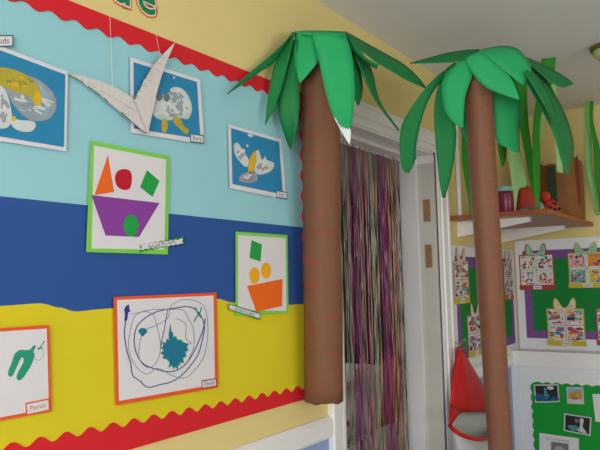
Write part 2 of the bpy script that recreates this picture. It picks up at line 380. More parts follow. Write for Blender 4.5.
# 2 cloud painting behind the bird
Q = [(130, 57), (200, 79.5), (204.5, 144.5), (130.5, 132.5)]
t = picture('cloud_painting', 'blue sheet with a pale green-white cloud painting, partly behind the folded newspaper bird', 'painting', Q)
sheet(t, 'backing', Q, OF, OF+.001, PAPER); sheet(t, 'blue_sheet', [(133.5, 62), (197, 82), (200.5, 139), (134, 128.5)], OF+.001, OF+.0018, m_tblue)
mb = MB()
blob(mb, [(155, 97), (162, 95), (170, 92), (176, 87), (184, 90), (190, 99), (192, 110), (188, 119), (180, 118), (172, 120), (162, 120), (153, 114)], M_('greenish_white_paint', '#b9cfc4', .6, .12, 35, bump=.4, bscale=60), o_)
blob(mb, [(170, 90), (177, 87), (184, 92), (189, 101), (190, 112), (184, 117), (178, 112), (174, 102)], p_white, o_+.0002)
blob(mb, [(167, 108), (172, 102), (178, 103), (181, 110), (177, 116), (169, 116)], p_grey, o_+.0004)
for q in ([(156, 95), (160, 93), (163, 97), (160, 101), (157, 100)], [(164, 94.5), (168, 93.5), (170, 98), (167, 102), (164, 100)]): blob(mb, q, M_('dark_grey_paint', '#6a7a80', .7), o_+.0004)
for q in ([(162, 120), (166, 119), (168, 126), (166, 132), (162, 131)], [(173, 117), (180, 118), (184, 126), (189, 130), (186, 134), (180, 129), (174, 123)]): blob(mb, q, p_yel, o_+.0006)
blob(mb, [(173.5, 76.5), (175, 77), (174.5, 79), (173.3, 78.4)], p_white, o_)
brush(mb, 180, 102, 10, 12, (p_w2, p_grey, p_b2), o_+.0003, 26, 5, .9); brush(mb, 163, 107, 9, 9, (p_w2, p_white), o_+.0003, 18, 6, .3); brush(mb, 174, 109, 6, 6, (p_g2, p_white), o_+.0005, 12, 7)
mb.build('paint', t)
caption(t, [(190.3, 133.2), (203.5, 135), (204, 144), (190.3, 142)], 'Rory', OF+.002, M_('teal_marker', '#2b6d80'), m_grey)
# 3 bird painting by the palm trunk
Q = [(228, 124), (281.5, 139.5), (286.5, 199.5), (229.5, 188)]
t = picture('bird_painting', 'blue sheet painted with a white winged shape and yellow stroke, beside the left palm trunk', 'painting', Q)
sheet(t, 'backing', Q, OF, OF+.001, PAPER); sheet(t, 'blue_sheet', [(231, 128), (279, 142), (283, 194.5), (232.5, 184)], OF+.001, OF+.0018, m_tblue)
mb = MB()
blob(mb, [(234, 145), (238, 143), (243, 151), (248, 158), (249, 164), (246, 167), (240, 162), (235, 154)], p_white, o_)
blob(mb, [(256, 152), (259, 151), (262, 160), (265, 156), (267, 160), (274, 163), (272, 170), (264, 174), (257, 174), (254, 168)], p_white, o_)
blob(mb, [(253, 153), (256, 151.5), (256.5, 158), (255, 167), (252, 173), (248.5, 171), (249, 161)], p_gold, o_+.0003)
blob(mb, [(240, 176), (249, 172), (256, 174), (257, 180), (250, 183), (240, 181)], p_lil, o_+.0003)
brush(mb, 241, 154, 4, 7, (p_w2, p_grey), o_+.0003, 14, 8, 1.0); brush(mb, 263, 166, 6, 6, (p_w2, p_grey), o_+.0003, 16, 9, -.8); brush(mb, 249, 178, 7, 3, (p_g2, p_white), o_+.0004, 12, 10)
for q in ([(248, 134), (253, 135), (252, 137), (249, 136.5)], [(246.5, 144.5), (248.6, 145), (248, 147), (246.6, 146.6)]): blob(mb, q, p_white, o_)
mb.build('paint', t)
caption(t, [(276.5, 190), (287, 192), (287, 199.5), (276.5, 197.5)], 'Evie', OF+.002, M_('teal_marker', '#2b6d80'), m_grey)
# 4 paper shapes boat, lime border
m_purp = M_('purple_card', '#8a3fa0'); m_or = M_('orange_card', '#f06a18'); m_rd = M_('crimson_card', '#c0142e'); m_gr = M_('emerald_card', '#1fa049')
def shape(t, name, pts, mt, off=OF+.002):
    mb = MB(); outline(mb, at1, pts, off, off+.0008, mt); return mb.build(name, t)
Q = [(91, 140.5), (169.5, 156.5), (168, 254.5), (86, 252)]
t = picture('shape_collage', 'lime-bordered collage of a purple boat with orange, red and green shapes above it', 'collage', Q)
sheet(t, 'backing', Q, OF, OF+.001, m_lime); sheet(t, 'white_sheet', [(94, 145.5), (166, 159.5), (164.5, 249.5), (91.5, 248.5)], OF+.001, OF+.0018, PAPER)
shape(t, 'purple_trapezium', [(91.5, 195), (159.5, 203), (139, 237), (105.5, 235.5)], m_purp)
shape(t, 'orange_triangle', [(108, 155), (114, 192), (94.5, 195)], m_or); shape(t, 'red_circle', smooth_pts([(124, 169), (130, 171), (132, 178), (130, 188), (124, 190), (117, 186), (115, 177), (118, 171)]), m_rd)
shape(t, 'green_square', [(147, 170), (159.5, 181), (152.5, 197), (140, 187)], m_gr)
shape(t, 'green_circle', ell(131, 225.5, 7.6, 11), m_gr, OF+.003)
caption(t, [(139.5, 245), (184, 236), (184.5, 243.5), (139.5, 252.5)], 'Katie said "It\'s a square"', OF+.002, M_('green_marker', '#2f8a50'), m_dark, zig=True)
# 5 smaller shapes boat
Q = [(235.5, 231.5), (287.5, 235), (288.5, 313), (235.5, 316)]
t = picture('shape_collage', 'lime-bordered collage of an orange boat with two yellow circles and a green square', 'collage', Q)
sheet(t, 'backing', Q, OF, OF+.001, m_lime); sheet(t, 'white_sheet', [(238, 235), (285.5, 238), (286.5, 311), (238, 310)], OF+.001, OF+.0018, PAPER)
shape(t, 'green_square', [(251.5, 240), (262, 244.5), (260.5, 261.5), (249.5, 258)], m_gr)
m_amb = M_('amber_card', '#f2ad1c')
shape(t, 'yellow_circle', ell(254.5, 275.5, 5.2, 8.3), m_amb); shape(t, 'yellow_circle', ell(266, 270.5, 5, 8), m_amb)
shape(t, 'orange_trapezium', [(247, 286), (282.5, 279), (282, 306), (256.5, 312)], m_or)
caption(t, [(229, 303.5), (260.5, 313), (260, 320), (228.5, 309.5)], 'Jack said it\'s a spoon', OF+.002, M_('green_marker', '#2f8a50'), m_dark)
# 6 large scribble drawing
Q = [(113.5, 297), (216.5, 292.5), (218.5, 387.5), (116, 405.5)]
t = picture('scribble_drawing', 'large orange-bordered drawing of looping blue lines around a teal blot', 'drawing', Q)
sheet(t, 'backing', Q, OF, OF+.001, m_orangec); sheet(t, 'white_sheet', [(117, 300), (213.5, 295.5), (215, 384.5), (119, 401)], OF+.001, OF+.0018, PAPER)
p_teal = M_('teal_paint', '#1a7598', .6, .12, 40); p_navy = M_('navy_pen', '#2c3a8c'); p_pen = M_('grey_blue_pen', '#6d83a6'); p_green = M_('green_paint', '#22987a', .6, .1, 40)
mb = MB(); zz = lambda P: [(105+x/3.6, 285+y/3.6) for x, y in P]
S1 = zz([(82, 100), (75, 130), (70, 180), (80, 240), (92, 280), (100, 325), (125, 345), (155, 368), (200, 358), (235, 350), (270, 330), (300, 300), (335, 250), (352, 190), (358, 150), (345, 110), (320, 85), (290, 78), (240, 85), (190, 95), (150, 115), (115, 150), (105, 200), (115, 250), (140, 285), (190, 305), (240, 312), (285, 290), (320, 240), (350, 170), (362, 120)])
stroke(mb, at1, S1, 1.0, o_, p_navy)
S2 = zz([(95, 105), (120, 100), (150, 96), (175, 110), (190, 160), (200, 210), (195, 255), (175, 290), (150, 295), (125, 270), (122, 230), (130, 190), (150, 160), (185, 145), (225, 120), (235, 80), (255, 62), (290, 52), (335, 60), (360, 85), (370, 140), (368, 200), (355, 260), (320, 310), (285, 335), (240, 325), (190, 300), (150, 320), (110, 290), (85, 230), (92, 160), (110, 110), (160, 90), (230, 88), (280, 90), (300, 120), (318, 160), (320, 220), (300, 270)])
stroke(mb, at1, S2, .6, o_+.0002, p_pen)
S3 = zz([(225, 90), (215, 150), (205, 200), (200, 230)]); stroke(mb, at1, S3, .7, o_+.0002, p_navy)
S4 = zz([(255, 120), (290, 140), (290, 190), (310, 210), (250, 210)]); stroke(mb, at1, S4, .6, o_+.0002, p_pen)
bl = zz([(235, 135), (238, 165), (246, 172), (244, 186), (256, 184), (262, 197), (274, 196), (285, 207), (302, 211), (296, 222), (301, 236), (290, 241), (294, 258), (282, 262), (284, 282), (272, 279), (268, 294), (263, 287), (262, 308), (254, 296), (246, 303), (241, 290), (228, 300), (233, 280), (222, 268), (205, 264), (212, 254), (198, 245), (211, 236), (202, 226), (210, 218), (206, 204), (218, 208), (222, 192), (230, 198), (229, 178)])
blob(mb, bl, p_green, o_+.0003, sm=False)
blob(mb, [(x*.9+(105+248/3.6)*.1, y*.88+(285+240/3.6)*.12) for x, y in bl], p_teal, o_+.0005)
blob(mb, zz([(120, 165), (130, 155), (145, 157), (152, 168), (143, 178), (135, 186), (128, 178)]), p_teal, o_+.0004)
blob(mb, zz([(70, 85), (85, 70), (88, 88), (92, 98), (84, 98), (80, 125), (70, 128), (72, 105)]), p_navy, o_+.0004)
stroke(mb, at1, zz([(325, 80), (338, 105), (348, 80)]), 1.2, o_+.0004, p_green); stroke(mb, at1, zz([(340, 100), (330, 115), (320, 132)]), 1.3, o_+.0004, p_green); stroke(mb, at1, zz([(335, 100), (345, 118)]), 1.3, o_+.0004, p_green)
mb.build('paint', t)
caption(t, [(201.5, 380.5), (216.5, 378), (217, 386.5), (202, 389)], 'Daniel', OF+.002, M_('red_brown_marker', '#a84a3c'), m_grey)
# 7 green print drawing, cut by left frame edge
Q = [(-45, 331.5), (49.3, 325), (51.8, 411.5), (-45, 429)]
t = picture('hand_print_drawing', 'orange-bordered sheet with green paint prints, at the lower left corner', 'drawing', Q)
sheet(t, 'backing', Q, OF, OF+.001, m_orangec); sheet(t, 'white_sheet', [(-42, 334.5), (46.8, 328.5), (49, 408.3), (-42, 425.5)], OF+.001, OF+.0018, PAPER)
mb = MB(); z4 = lambda P: [(x/3.75, 310+y/3.75) for x, y in P]
blob(mb, z4([(30, 235), (45, 195), (55, 165), (75, 150), (95, 150), (112, 148), (128, 132), (134, 138), (126, 155), (128, 175), (118, 205), (100, 235), (90, 250), (78, 262), (66, 262), (62, 250), (72, 225), (88, 195), (86, 178), (76, 185), (62, 215), (48, 245), (36, 250)]), p_green, o_)
for P in ([(143, 150), (155, 135), (168, 115)], [(140, 143), (160, 142)]): stroke(mb, at1, z4(P), 1.0, o_, p_green)
stroke(mb, at1, z4([(130, 160), (132, 182), (148, 188), (162, 172), (160, 150), (150, 140)]), .4, o_, p_green)
mb.build('paint', t)
caption(t, [(25.3, 403), (49.3, 398.3), (50.3, 410.5), (26.3, 416)], 'Patrick', OF+.002, m_orangec, M_('amber_ink', '#b08a30'))
# ---------- cut out letters above the board
m_lg = M_('dark_green_letter_card', '#1f8050'); m_lw = M_('cream_letter_card', '#e8e2cf'); m_lo = M_('orange_letter_card', '#ee6a3a')
for ch, x0, zb, lab in (('u', at1(108, 8).x, H+.785, 'green cut-out letter u edged in white and orange, above the board'),
                        ('e', at1(135, 16).x, H+.787, 'green cut-out letter e edged in white and orange, rightmost above the board'),
                        ('c', at1(83, 0).x, H+.785, 'orange-edged green cut-out letter, only its bottom showing at the top of the photo')):
    t = thing('cut_out_letter', (x0, D, zb), lab, 'letter', None)
    for nm, bold, mt, dd in (('orange_outline', .0105, m_lo, .001), ('white_outline', .006, m_lw, .002), ('green_face', .0015, m_lg, .003)):
        mb = MB(); text_mb(mb, ch, (x0+.004, D, zb), EX1, EZ, .158, mt, N1, dd, bold); o = mb.build(nm, t)
        for p in o.data.polygons: pass
# ---------- folded newspaper bird hung in front
m_news = mat('folded_newsprint', '#d6d0ce', .8, .12, 60, .3, 90)
bd = .10
def lf(name, parent, Ls, Rs, dL, dR, mt, n=14, bulge=.0, thick=.0012, walldist=None, kind=4, cls=False):
    """curved paper blade between two edges, each point at its own distance"""
    A = []
    for P, d in ((Ls, dL), (Rs, dR)):
        q = []
        for i, (x, y) in enumerate(P):
            u = i/(len(P)-1); dd = d[0]+(d[1]-d[0])*u if len(d) == 2 else d[i]
            p = atd(x, y, dd)
            if p.y > D-.035: r = ray(x, y); p = EYE+r*((D-.035)/r.y)
            q.append(p)
        A.append(cr_spline(q, n))
    rows = []
    nn = (A[1][n//2]-A[0][n//2]).cross(A[0][n]-A[0][0]); nn = nn.normalized() if nn.length > 1e-9 else -FW
    if nn.dot(FW) > 0: nn = -nn
    for i in range(n+1):
        wd = (A[1][i]-A[0][i]).length
        rows.append([A[0][i].lerp(A[1][i], k/kind)+nn*(bulge*wd*math.sin(math.pi*k/kind)) for k in range(kind+1)])
    for r in rows:
        for p in r:
            if p.y > D-.03: p.y = D-.03
    mb = MB(); mb.grid(rows, mt); return mb.build(name, parent, smooth=True, solid=thick)
t = thing('paper_bird', at1(148, 134, bd), 'white bird folded from newspaper, wings in a V, hanging before the blue paintings', 'paper bird')
mpb = lambda x, y, o: aty(x, y, D-o)
bo = lambda x, y: .0125+.00006*(x-68)
mb = MB()
for P, e in (([(68, 73.5), (76, 74.5), (88, 77.5), (100, 81), (113, 86), (124, 92), (133, 98.5), (140, 106), (148, 134), (141, 130), (132, 122), (118, 110), (100, 95), (84, 83.5), (74, 77.5)], 0),
             ([(175, 42.5), (167, 50), (158, 60), (151, 69), (144, 80), (139, 90), (134.5, 99), (140, 115), (148, 134), (151, 120), (156, 96), (161, 78), (166, 63), (171, 52)], .004)):
    mb.prism([mpb(x, y, bo(x, y)+e+.002) for x, y in P], [mpb(x, y, bo(x, y)+e) for x, y in P], m_news)
mb.build('wings', t)
mb = MB(); m_crease = M_('dark_newsprint_fold', '#6a645f')
for P in ([(69, 74.5), (78, 79.5), (84, 83)], [(88, 86), (94, 90.5), (101, 95.6)], [(104, 98), (108, 101.5)], [(121, 112), (131, 121), (142, 130.5), (148, 133.5)]):
    stroke(mb, lambda x, y, o: mpb(x, y, bo(x, y)+.0025), P, .9, 0, m_crease)
for P in ([(150, 70), (145, 79)], [(143, 83), (139, 91)], [(137, 95), (135, 99)]):
    stroke(mb, lambda x, y, o: mpb(x, y, bo(x, y)+.0066), P, .6, 0, m_crease)
m_np = M_('faint_newsprint_lines', '#b3a9a6')
for k in range(9):
    x_ = 80+6.5*k; stroke(mb, lambda x, y, o: mpb(x, y, bo(x, y)+.0024), [(x_, 79.5+k*3.6), (x_+5, 80.6+k*3.9)], .5, 0, m_np)
for k in range(12):
    y_ = 58+5.6*k; xx_ = 163-.62*(y_-50)+4; stroke(mb, lambda x, y, o: mpb(x, y, bo(x, y)+.0066), [(xx_-5, y_-1.5), (xx_+3, y_+.6)], .45, 0, m_np)
mb.build('fold_print', t)
m_thread = M_('white_thread', '#dccfd0')
for (xa, ya, xb, yb, o1) in ((113, 0, 112.5, 86, bo(112, 86)+.003), (159, 20, 160.5, 58, bo(160, 58)+.007)):
    pb = mpb(xb, yb, o1); mb = MB(); pt = Vector((pb.x, D-.0075, H+.729))
    mb.tube([pt, pb], .0006, m_thread, 5); mb.build('thread', t)
# ================================================================ palm trees
def trunk(t, c0, r0, c1, r1, mt, marks, ragged=0.0, n=40):
    mb = MB(); rows = []; c0, c1 = Vector(c0), Vector(c1); K = 26
    for i in range(K+1):
        u = i/K; c = c0.lerp(c1, u); r = r0+(r1-r0)*u
        row = []
        for k in range(n):
            a = 2*math.pi*k/n; wob = 1+.012*math.sin(3*a+i*.7)+.010*math.sin(2*a-i*.45)
            z = c.z+(ragged*math.sin(5*a+1)+ragged*.6*math.sin(11*a) if i == 0 else 0)
            row.append(Vector((c.x+r*wob*math.cos(a), c.y+r*wob*math.sin(a), z)))
        rows.append(row)
    mb.grid(rows, mt, True)
    # inner skin of the paper roll, so the tube has a wall
    inner = [[Vector((c0.lerp(c1, i/K).x+(p.x-c0.lerp(c1, i/K).x)*.975, c0.lerp(c1, i/K).y+(p.y-c0.lerp(c1, i/K).y)*.975, p.z)) for p in rows[i]] for i in range(K+1)]
    mb.grid(inner, mt, True); mb.grid([rows[0], inner[0]], mt, True); mb.grid([rows[-1], inner[-1]], mt, True)
    # crayon marks lie on the surface
    fwd = Vector((FW.x, FW.y, 0)).normalized(); rgt = Vector((fwd.y, -fwd.x, 0))
    for (px, py, w_, tilt, th) in marks:
        z_ = atd(px, py, (c0-EYE).dot(FW)).z
        u = (z_-c0.z)/(c1.z-c0.z); c = c0.lerp(c1, u); r = (r0+(r1-r0)*u)*1.03
        dd = (c-EYE).dot(FW); cx_ = 300+F*(Vector((c.x, c.y, z_))-EYE).dot(R2)/dd
        s0 = (px-cx_)*dd/F/r; ww = w_*dd/F/r/2; a_, b_ = [], []
        nseg = 7
        for k in range(nseg+1):
            s = max(-.98, min(.98, s0-ww+2*ww*k/nseg)); ang = math.asin(s); zz_ = z_+tilt*(k/nseg-.5)*dd/F+.001*math.sin(k*1.9+px)
            d = rgt*math.sin(ang)-fwd*math.cos(ang); hw = th*dd/F/2*math.sin(math.pi*(k+.6)/(nseg+1.2))
            a_.append(Vector((c.x, c.y, zz_+hw))+d*r); b_.append(Vector((c.x, c.y, zz_-hw))+d*r)
        mb.grid([a_, b_], m_redcray if ragged else m_redcray2)
    return mb.build('trunk', t, smooth=True)
# ---- left palm
d1 = 2.47
top1 = aty(320, 40, 1.285); bot1 = aty(324, 401, 1.316)
t = thing('paper_palm_tree', (bot1.x, bot1.y, bot1.z), 'left paper palm, a thick brown tube with red crayon marks ending above the dado rail', 'paper palm tree')
rm = []
rr = random.Random(3)
for (x, y, w_, ti) in ((308, 96, 9, 0), (326, 99, 8, 1), (310, 112, 12, -2), (325, 120, 7, 0), (307, 136, 9, -1), (318, 134, 10, -1), (336, 140, 8, 1), (309, 149, 12, 0), (318, 163, 12, 0), (325, 181, 18, 2), (305, 196, 7, -3), (325, 204, 8, 0), (334, 206, 5, -3), (316, 215, 16, 2), (322, 234, 30, 0), (310, 260, 14, -3), (316, 263, 18, 0), (338, 286, 8, 0), (314, 285, 10, -1), (307, 286, 8, 0),
                 (333, 317, 14, 1), (312, 332, 16, 1), (308, 347, 10, 1), (333, 352, 14, 0), (338, 367, 8, -2), (323, 384, 9, -7), (319, 388, 6, 2), (338, 386, 8, 0), (331, 372, 5, -4)):
    rm.append((x, y, w_, ti, rr.uniform(1.4, 2.8)))
trunk(t, bot1, .071, top1, .071, m_trunk, rm, .0025)
TR1 = t
def leaves(t, L):
    for Ls, Rs, dL, dR, bul in L:
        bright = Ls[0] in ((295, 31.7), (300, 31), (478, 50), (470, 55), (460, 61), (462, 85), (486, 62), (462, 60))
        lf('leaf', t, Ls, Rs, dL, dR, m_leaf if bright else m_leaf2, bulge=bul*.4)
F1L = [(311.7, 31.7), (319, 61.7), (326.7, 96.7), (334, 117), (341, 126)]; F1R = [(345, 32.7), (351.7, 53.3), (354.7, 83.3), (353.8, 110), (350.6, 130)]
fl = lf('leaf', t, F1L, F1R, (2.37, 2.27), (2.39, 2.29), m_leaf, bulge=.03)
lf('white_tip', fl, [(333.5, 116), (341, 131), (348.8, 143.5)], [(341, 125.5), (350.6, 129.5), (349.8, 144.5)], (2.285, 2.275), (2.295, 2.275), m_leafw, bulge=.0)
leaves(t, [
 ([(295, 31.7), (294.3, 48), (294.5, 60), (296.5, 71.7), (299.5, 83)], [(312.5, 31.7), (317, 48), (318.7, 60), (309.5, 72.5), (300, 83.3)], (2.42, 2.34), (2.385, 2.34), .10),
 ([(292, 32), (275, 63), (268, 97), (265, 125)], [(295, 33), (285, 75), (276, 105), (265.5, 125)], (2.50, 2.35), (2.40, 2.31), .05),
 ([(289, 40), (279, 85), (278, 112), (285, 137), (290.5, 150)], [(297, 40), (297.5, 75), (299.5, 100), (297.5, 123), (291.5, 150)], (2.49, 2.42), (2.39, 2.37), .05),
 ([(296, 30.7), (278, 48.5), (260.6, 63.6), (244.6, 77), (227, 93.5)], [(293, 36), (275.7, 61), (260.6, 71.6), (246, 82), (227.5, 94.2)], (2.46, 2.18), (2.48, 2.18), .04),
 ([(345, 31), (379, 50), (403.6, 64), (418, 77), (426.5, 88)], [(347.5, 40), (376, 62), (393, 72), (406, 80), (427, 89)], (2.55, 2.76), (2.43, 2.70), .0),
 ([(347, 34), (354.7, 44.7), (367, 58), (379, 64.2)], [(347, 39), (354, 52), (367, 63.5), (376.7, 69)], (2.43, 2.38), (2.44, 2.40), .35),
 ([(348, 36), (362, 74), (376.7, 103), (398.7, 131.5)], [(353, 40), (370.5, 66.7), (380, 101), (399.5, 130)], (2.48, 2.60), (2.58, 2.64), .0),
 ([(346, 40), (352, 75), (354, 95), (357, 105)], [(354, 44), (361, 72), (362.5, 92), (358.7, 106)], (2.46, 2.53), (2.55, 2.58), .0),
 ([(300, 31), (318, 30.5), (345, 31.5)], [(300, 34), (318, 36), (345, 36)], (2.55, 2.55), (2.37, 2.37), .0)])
# ---- right palm
d2 = 2.70
top2 = atd(476.5, 66, d2); b2 = atd(500.5, 450, d2)
fl2 = top2.lerp(b2, (top2.z-.002)/(top2.z-b2.z))
t = thing('paper_palm_tree', (fl2.x, fl2.y, 0), 'right paper palm, a slim brown paper trunk standing before the far corner', 'paper palm tree')
rm = []
for (x, y, w_, ti) in ((484, 112, 10, 0), (490, 130, 8, 0), (487, 152, 14, 0), (488, 181, 13, 0), (486, 203, 14, 0), (487, 203, 12, 0), (492, 240, 10, 0), (489, 262, 12, -1), (494, 278, 9, 1), (498, 285, 8, -3), (492, 301, 14, 0), (498, 336, 10, -4), (497, 350, 10, 0), (499, 365, 10, -3), (490, 381, 10, 1), (503, 394, 5, 0), (495, 403, 9, 0), (491, 405, 6, 3), (501, 410, 12, -4), (504, 428, 11, -8)):
    rm.append((x, y, w_, ti, rr.uniform(1.2, 2.2)))
trunk(t, (fl2.x, fl2.y, 0.0), .045, top2, .056, m_trunk2, rm, 0)
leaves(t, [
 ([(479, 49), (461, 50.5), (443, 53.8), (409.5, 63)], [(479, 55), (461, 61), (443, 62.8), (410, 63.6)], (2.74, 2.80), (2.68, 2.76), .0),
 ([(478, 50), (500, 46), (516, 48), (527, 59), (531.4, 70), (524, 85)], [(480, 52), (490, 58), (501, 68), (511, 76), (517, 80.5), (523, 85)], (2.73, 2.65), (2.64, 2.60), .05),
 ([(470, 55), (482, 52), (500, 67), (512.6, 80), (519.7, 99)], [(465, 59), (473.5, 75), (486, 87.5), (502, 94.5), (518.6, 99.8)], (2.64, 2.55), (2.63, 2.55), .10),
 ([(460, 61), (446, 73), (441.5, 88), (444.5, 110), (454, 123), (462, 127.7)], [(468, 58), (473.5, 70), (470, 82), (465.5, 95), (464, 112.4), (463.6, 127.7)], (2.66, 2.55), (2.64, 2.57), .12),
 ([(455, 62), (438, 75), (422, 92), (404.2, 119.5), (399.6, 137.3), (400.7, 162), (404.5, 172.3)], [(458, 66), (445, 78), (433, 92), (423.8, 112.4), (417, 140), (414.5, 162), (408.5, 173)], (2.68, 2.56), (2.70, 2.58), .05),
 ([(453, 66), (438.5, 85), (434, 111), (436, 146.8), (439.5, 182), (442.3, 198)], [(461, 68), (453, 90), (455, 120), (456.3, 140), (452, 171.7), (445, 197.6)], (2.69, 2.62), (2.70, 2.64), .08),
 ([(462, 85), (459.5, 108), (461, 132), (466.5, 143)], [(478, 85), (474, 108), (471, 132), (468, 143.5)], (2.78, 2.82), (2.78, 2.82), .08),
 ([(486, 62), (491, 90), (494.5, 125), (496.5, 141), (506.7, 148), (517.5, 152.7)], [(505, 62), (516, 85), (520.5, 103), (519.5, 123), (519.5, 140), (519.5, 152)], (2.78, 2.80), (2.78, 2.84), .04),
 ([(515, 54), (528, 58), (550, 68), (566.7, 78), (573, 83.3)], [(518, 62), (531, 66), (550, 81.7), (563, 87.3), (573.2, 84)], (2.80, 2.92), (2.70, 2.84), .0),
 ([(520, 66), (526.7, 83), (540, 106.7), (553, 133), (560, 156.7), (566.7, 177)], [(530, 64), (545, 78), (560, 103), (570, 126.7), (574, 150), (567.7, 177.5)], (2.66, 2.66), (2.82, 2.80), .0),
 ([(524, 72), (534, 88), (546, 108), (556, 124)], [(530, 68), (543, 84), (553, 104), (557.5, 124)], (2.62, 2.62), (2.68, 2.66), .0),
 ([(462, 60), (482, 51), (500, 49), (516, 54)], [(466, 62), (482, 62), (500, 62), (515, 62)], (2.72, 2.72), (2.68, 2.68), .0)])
# ================================================================ tinsel curtain in the doorway (stuff)
cols = [('silver_green_tinsel', '#9fb0a0'), ('magenta_tinsel', '#a83470'), ('plum_tinsel', '#7a4a84'), ('gold_tinsel', '#b79a5c'), ('pink_tinsel', '#bf8a90'), ('dark_tinsel', '#4c5a58')]
tm_ = [mat(n_, c_, .38, .25, 70, metal=.15, spec=.5) for n_, c_ in cols]
mb = MB(); yc = D+.165; rr = random.Random(11)
bands = [(2.37, 2.60, (1, 0, 3, 2, 4)), (2.60, 2.75, (0, 0, 3, 0, 4)), (2.75, 2.83, (1, 2, 1, 1, 2)), (2.83, 2.95, (4, 3, 4, 1, 0)), (2.95, 3.03, (0, 0, 0, 3, 0)), (3.03, 3.16, (1, 1, 4, 1, 2)), (3.16, 3.25, (4, 3, 4, 1)), (3.25, 3.33, (0, 0, 0, 3)), (3.33, 3.40, (5, 5, 0))]
x = DX0+.032
while x < 3.30:
    for a_, b_, cs in bands:
        if a_ <= x < b_: ci = rr.choice(cs)
    n = 40; wv = rr.uniform(.0014, .0026); ph = rr.uniform(0, 6); tw = rr.uniform(1.5, 5); rows = []; y0 = yc+rr.uniform(-.014, .014); z0 = rr.uniform(.02, .12)
    sw = rr.uniform(-.004, .004)
    for i in range(n+1):
        u = i/n; z = DZ-.03+(z0-DZ+.03)*u; a = ph+tw*u*2*math.pi
        dx, dy = math.cos(a)*wv, math.sin(a)*wv; xx = x+sw*u+.0008*math.sin(u*9+ph)
        rows.append([(xx-dx, y0-dy, z), (xx+dx, y0+dy, z)])
    mb.grid(rows, tm_[ci]); x += rr.uniform(.0035, .0075)
mb.tube([(DX0+.03, yc, DZ-.034), (DX1-.03, yc, DZ-.034)], .005, m_gloss, 8)
tag(mb.build('tinsel_curtain'), 'shiny strand curtain in pink, purple, silver and gold filling the doorway', 'curtain', kind='stuff')
# ---- things in the room beyond, seen through the strands
m_ochre = mat('ochre_wood', '#b8902c', .5, .12, 6); m_orp = mat('orange_plastic', '#d2622a', .45, .05); m_wht = mat('white_laminate', '#cfd2da', .4, .04)
m_metal = mat('grey_steel', '#8c8f94', .35, .05, metal=.7)
c = aty(400, 420, 3.4); cb = thing('ochre_cupboard', (c.x, 3.6, 0), 'ochre wooden cupboard in the next room behind the right end of the strand curtain', 'cupboard')
mb = MB(); x0, x1 = c.x-.05, c.x+.9; zt = c.z+.14
mb.box((x0, 3.4, .05), (x1, 3.8, zt), m_ochre); mb.box((x0+.03, 3.42, 0), (x1-.03, 3.78, .05), m_ochre); mb.build('body', cb)
for k in range(2):
    xa = x0+.02+k*(x1-x0-.02)/2; mb = MB(); mb.box((xa, 3.382, .08), (xa+(x1-x0-.06)/2, 3.4, zt-.03), m_ochre); dr = mb.build('door', cb)
    mb = MB(); mb.tube([(xa+(.38 if k == 0 else .06), 3.365, zt-.3), (xa+(.38 if k == 0 else .06), 3.365, zt-.4)], .006, m_metal); mb.build('handle', dr)
c = aty(352, 425, 2.6); tb = thing('activity_table', (c.x+.3, 2.95, 0), 'low pale table in the next room behind the strand curtain', 'table')
mb = MB(); mb.box((c.x-.35, 2.6, .56), (c.x+.95, 3.25, .59), m_wht); mb.build('tabletop', tb)
for xx in (c.x-.3, c.x+.9):
    for yy in (2.65, 3.2):
        mb = MB(); mb.tube([(xx, yy, 0), (xx, yy, .56)], .016, m_metal, 10); mb.build('leg', tb)
c = aty(368, 412, 2.35)
def chair(cx_, cy0, mt, lab, ht=.62):
    ch = thing('child_chair', (cx_, cy0, 0), lab, 'chair')
    mb = MB(); rows = []
    for i in range(9):
        u = i/8; rows.append([(cx_-.17+.34*j/8, cy0-.16+.30*u, .34-.012*math.sin(math.pi*j/8)*math.sin(math.pi*u)) for j in range(9)])
    mb.grid(rows, mt); mb.build('seat', ch, True, .008)
    mb = MB(); rows = []
    for i in range(9):
        u = i/8; w_ = .17*(1-.25*u**3); rows.append([(cx_-w_+2*w_*j/8, cy0-.17-.03*u+.025*(1-abs(j-4)/4), .36+(ht-.36)*u) for j in range(9)])
    mb.grid(rows, mt); mb.build('backrest', ch, True, .008)
    for sx in (-1, 1):
        for sy__ in (-1, 1):
            mb = MB(); mb.tube([(cx_+sx*.14, cy0+sy__*.12, .335), (cx_+sx*.16, cy0+sy__*.14, 0)], .01, m_metal, 8); mb.build('leg', ch)
    for sx in (-1, 1):
        mb = MB(); mb.tube([(cx_+sx*.14, cy0-.14, .32), (cx_+sx*.14, cy0-.19, .52)], .009, m_metal, 8); mb.build('back_post', ch)
chair(c.x, 2.36, m_orp, 'orange plastic chair behind the strand curtain', .80)
chair(c.x-.48, 2.30, m_wht, 'pale rounded chair behind the strand curtain, left of the orange one', .80)
q0, q1 = aty(354, 238, 4.99), aty(369, 259, 4.99); fr = thing('framed_picture', ((q0.x+q1.x)/2, 4.99, q1.z), 'pink-framed picture with a yellow smudge, on the next room wall behind the strands', 'picture')
mb = MB(); mb.box((q0.x, 4.975, q1.z), (q1.x, 4.999, q0.z), M_('dusty_pink_frame', '#b8867c')); mb.build('frame', fr)
mb = MB(); mb.box((q0.x+.03, 4.970, q1.z+.03), (q1.x-.03, 4.975, q0.z-.03), M_('pale_print', '#b8a08c')); mb.prism([(a_, 4.966, z_) for a_, z_ in ell((q0.x+q1.x)/2, (q0.z+q1.z)/2, .05, .08, 12, 0, .2)], [(a_, 4.970, z_) for a_, z_ in ell((q0.x+q1.x)/2, (q0.z+q1.z)/2, .05, .08, 12)], p_gold); mb.build('print', fr)
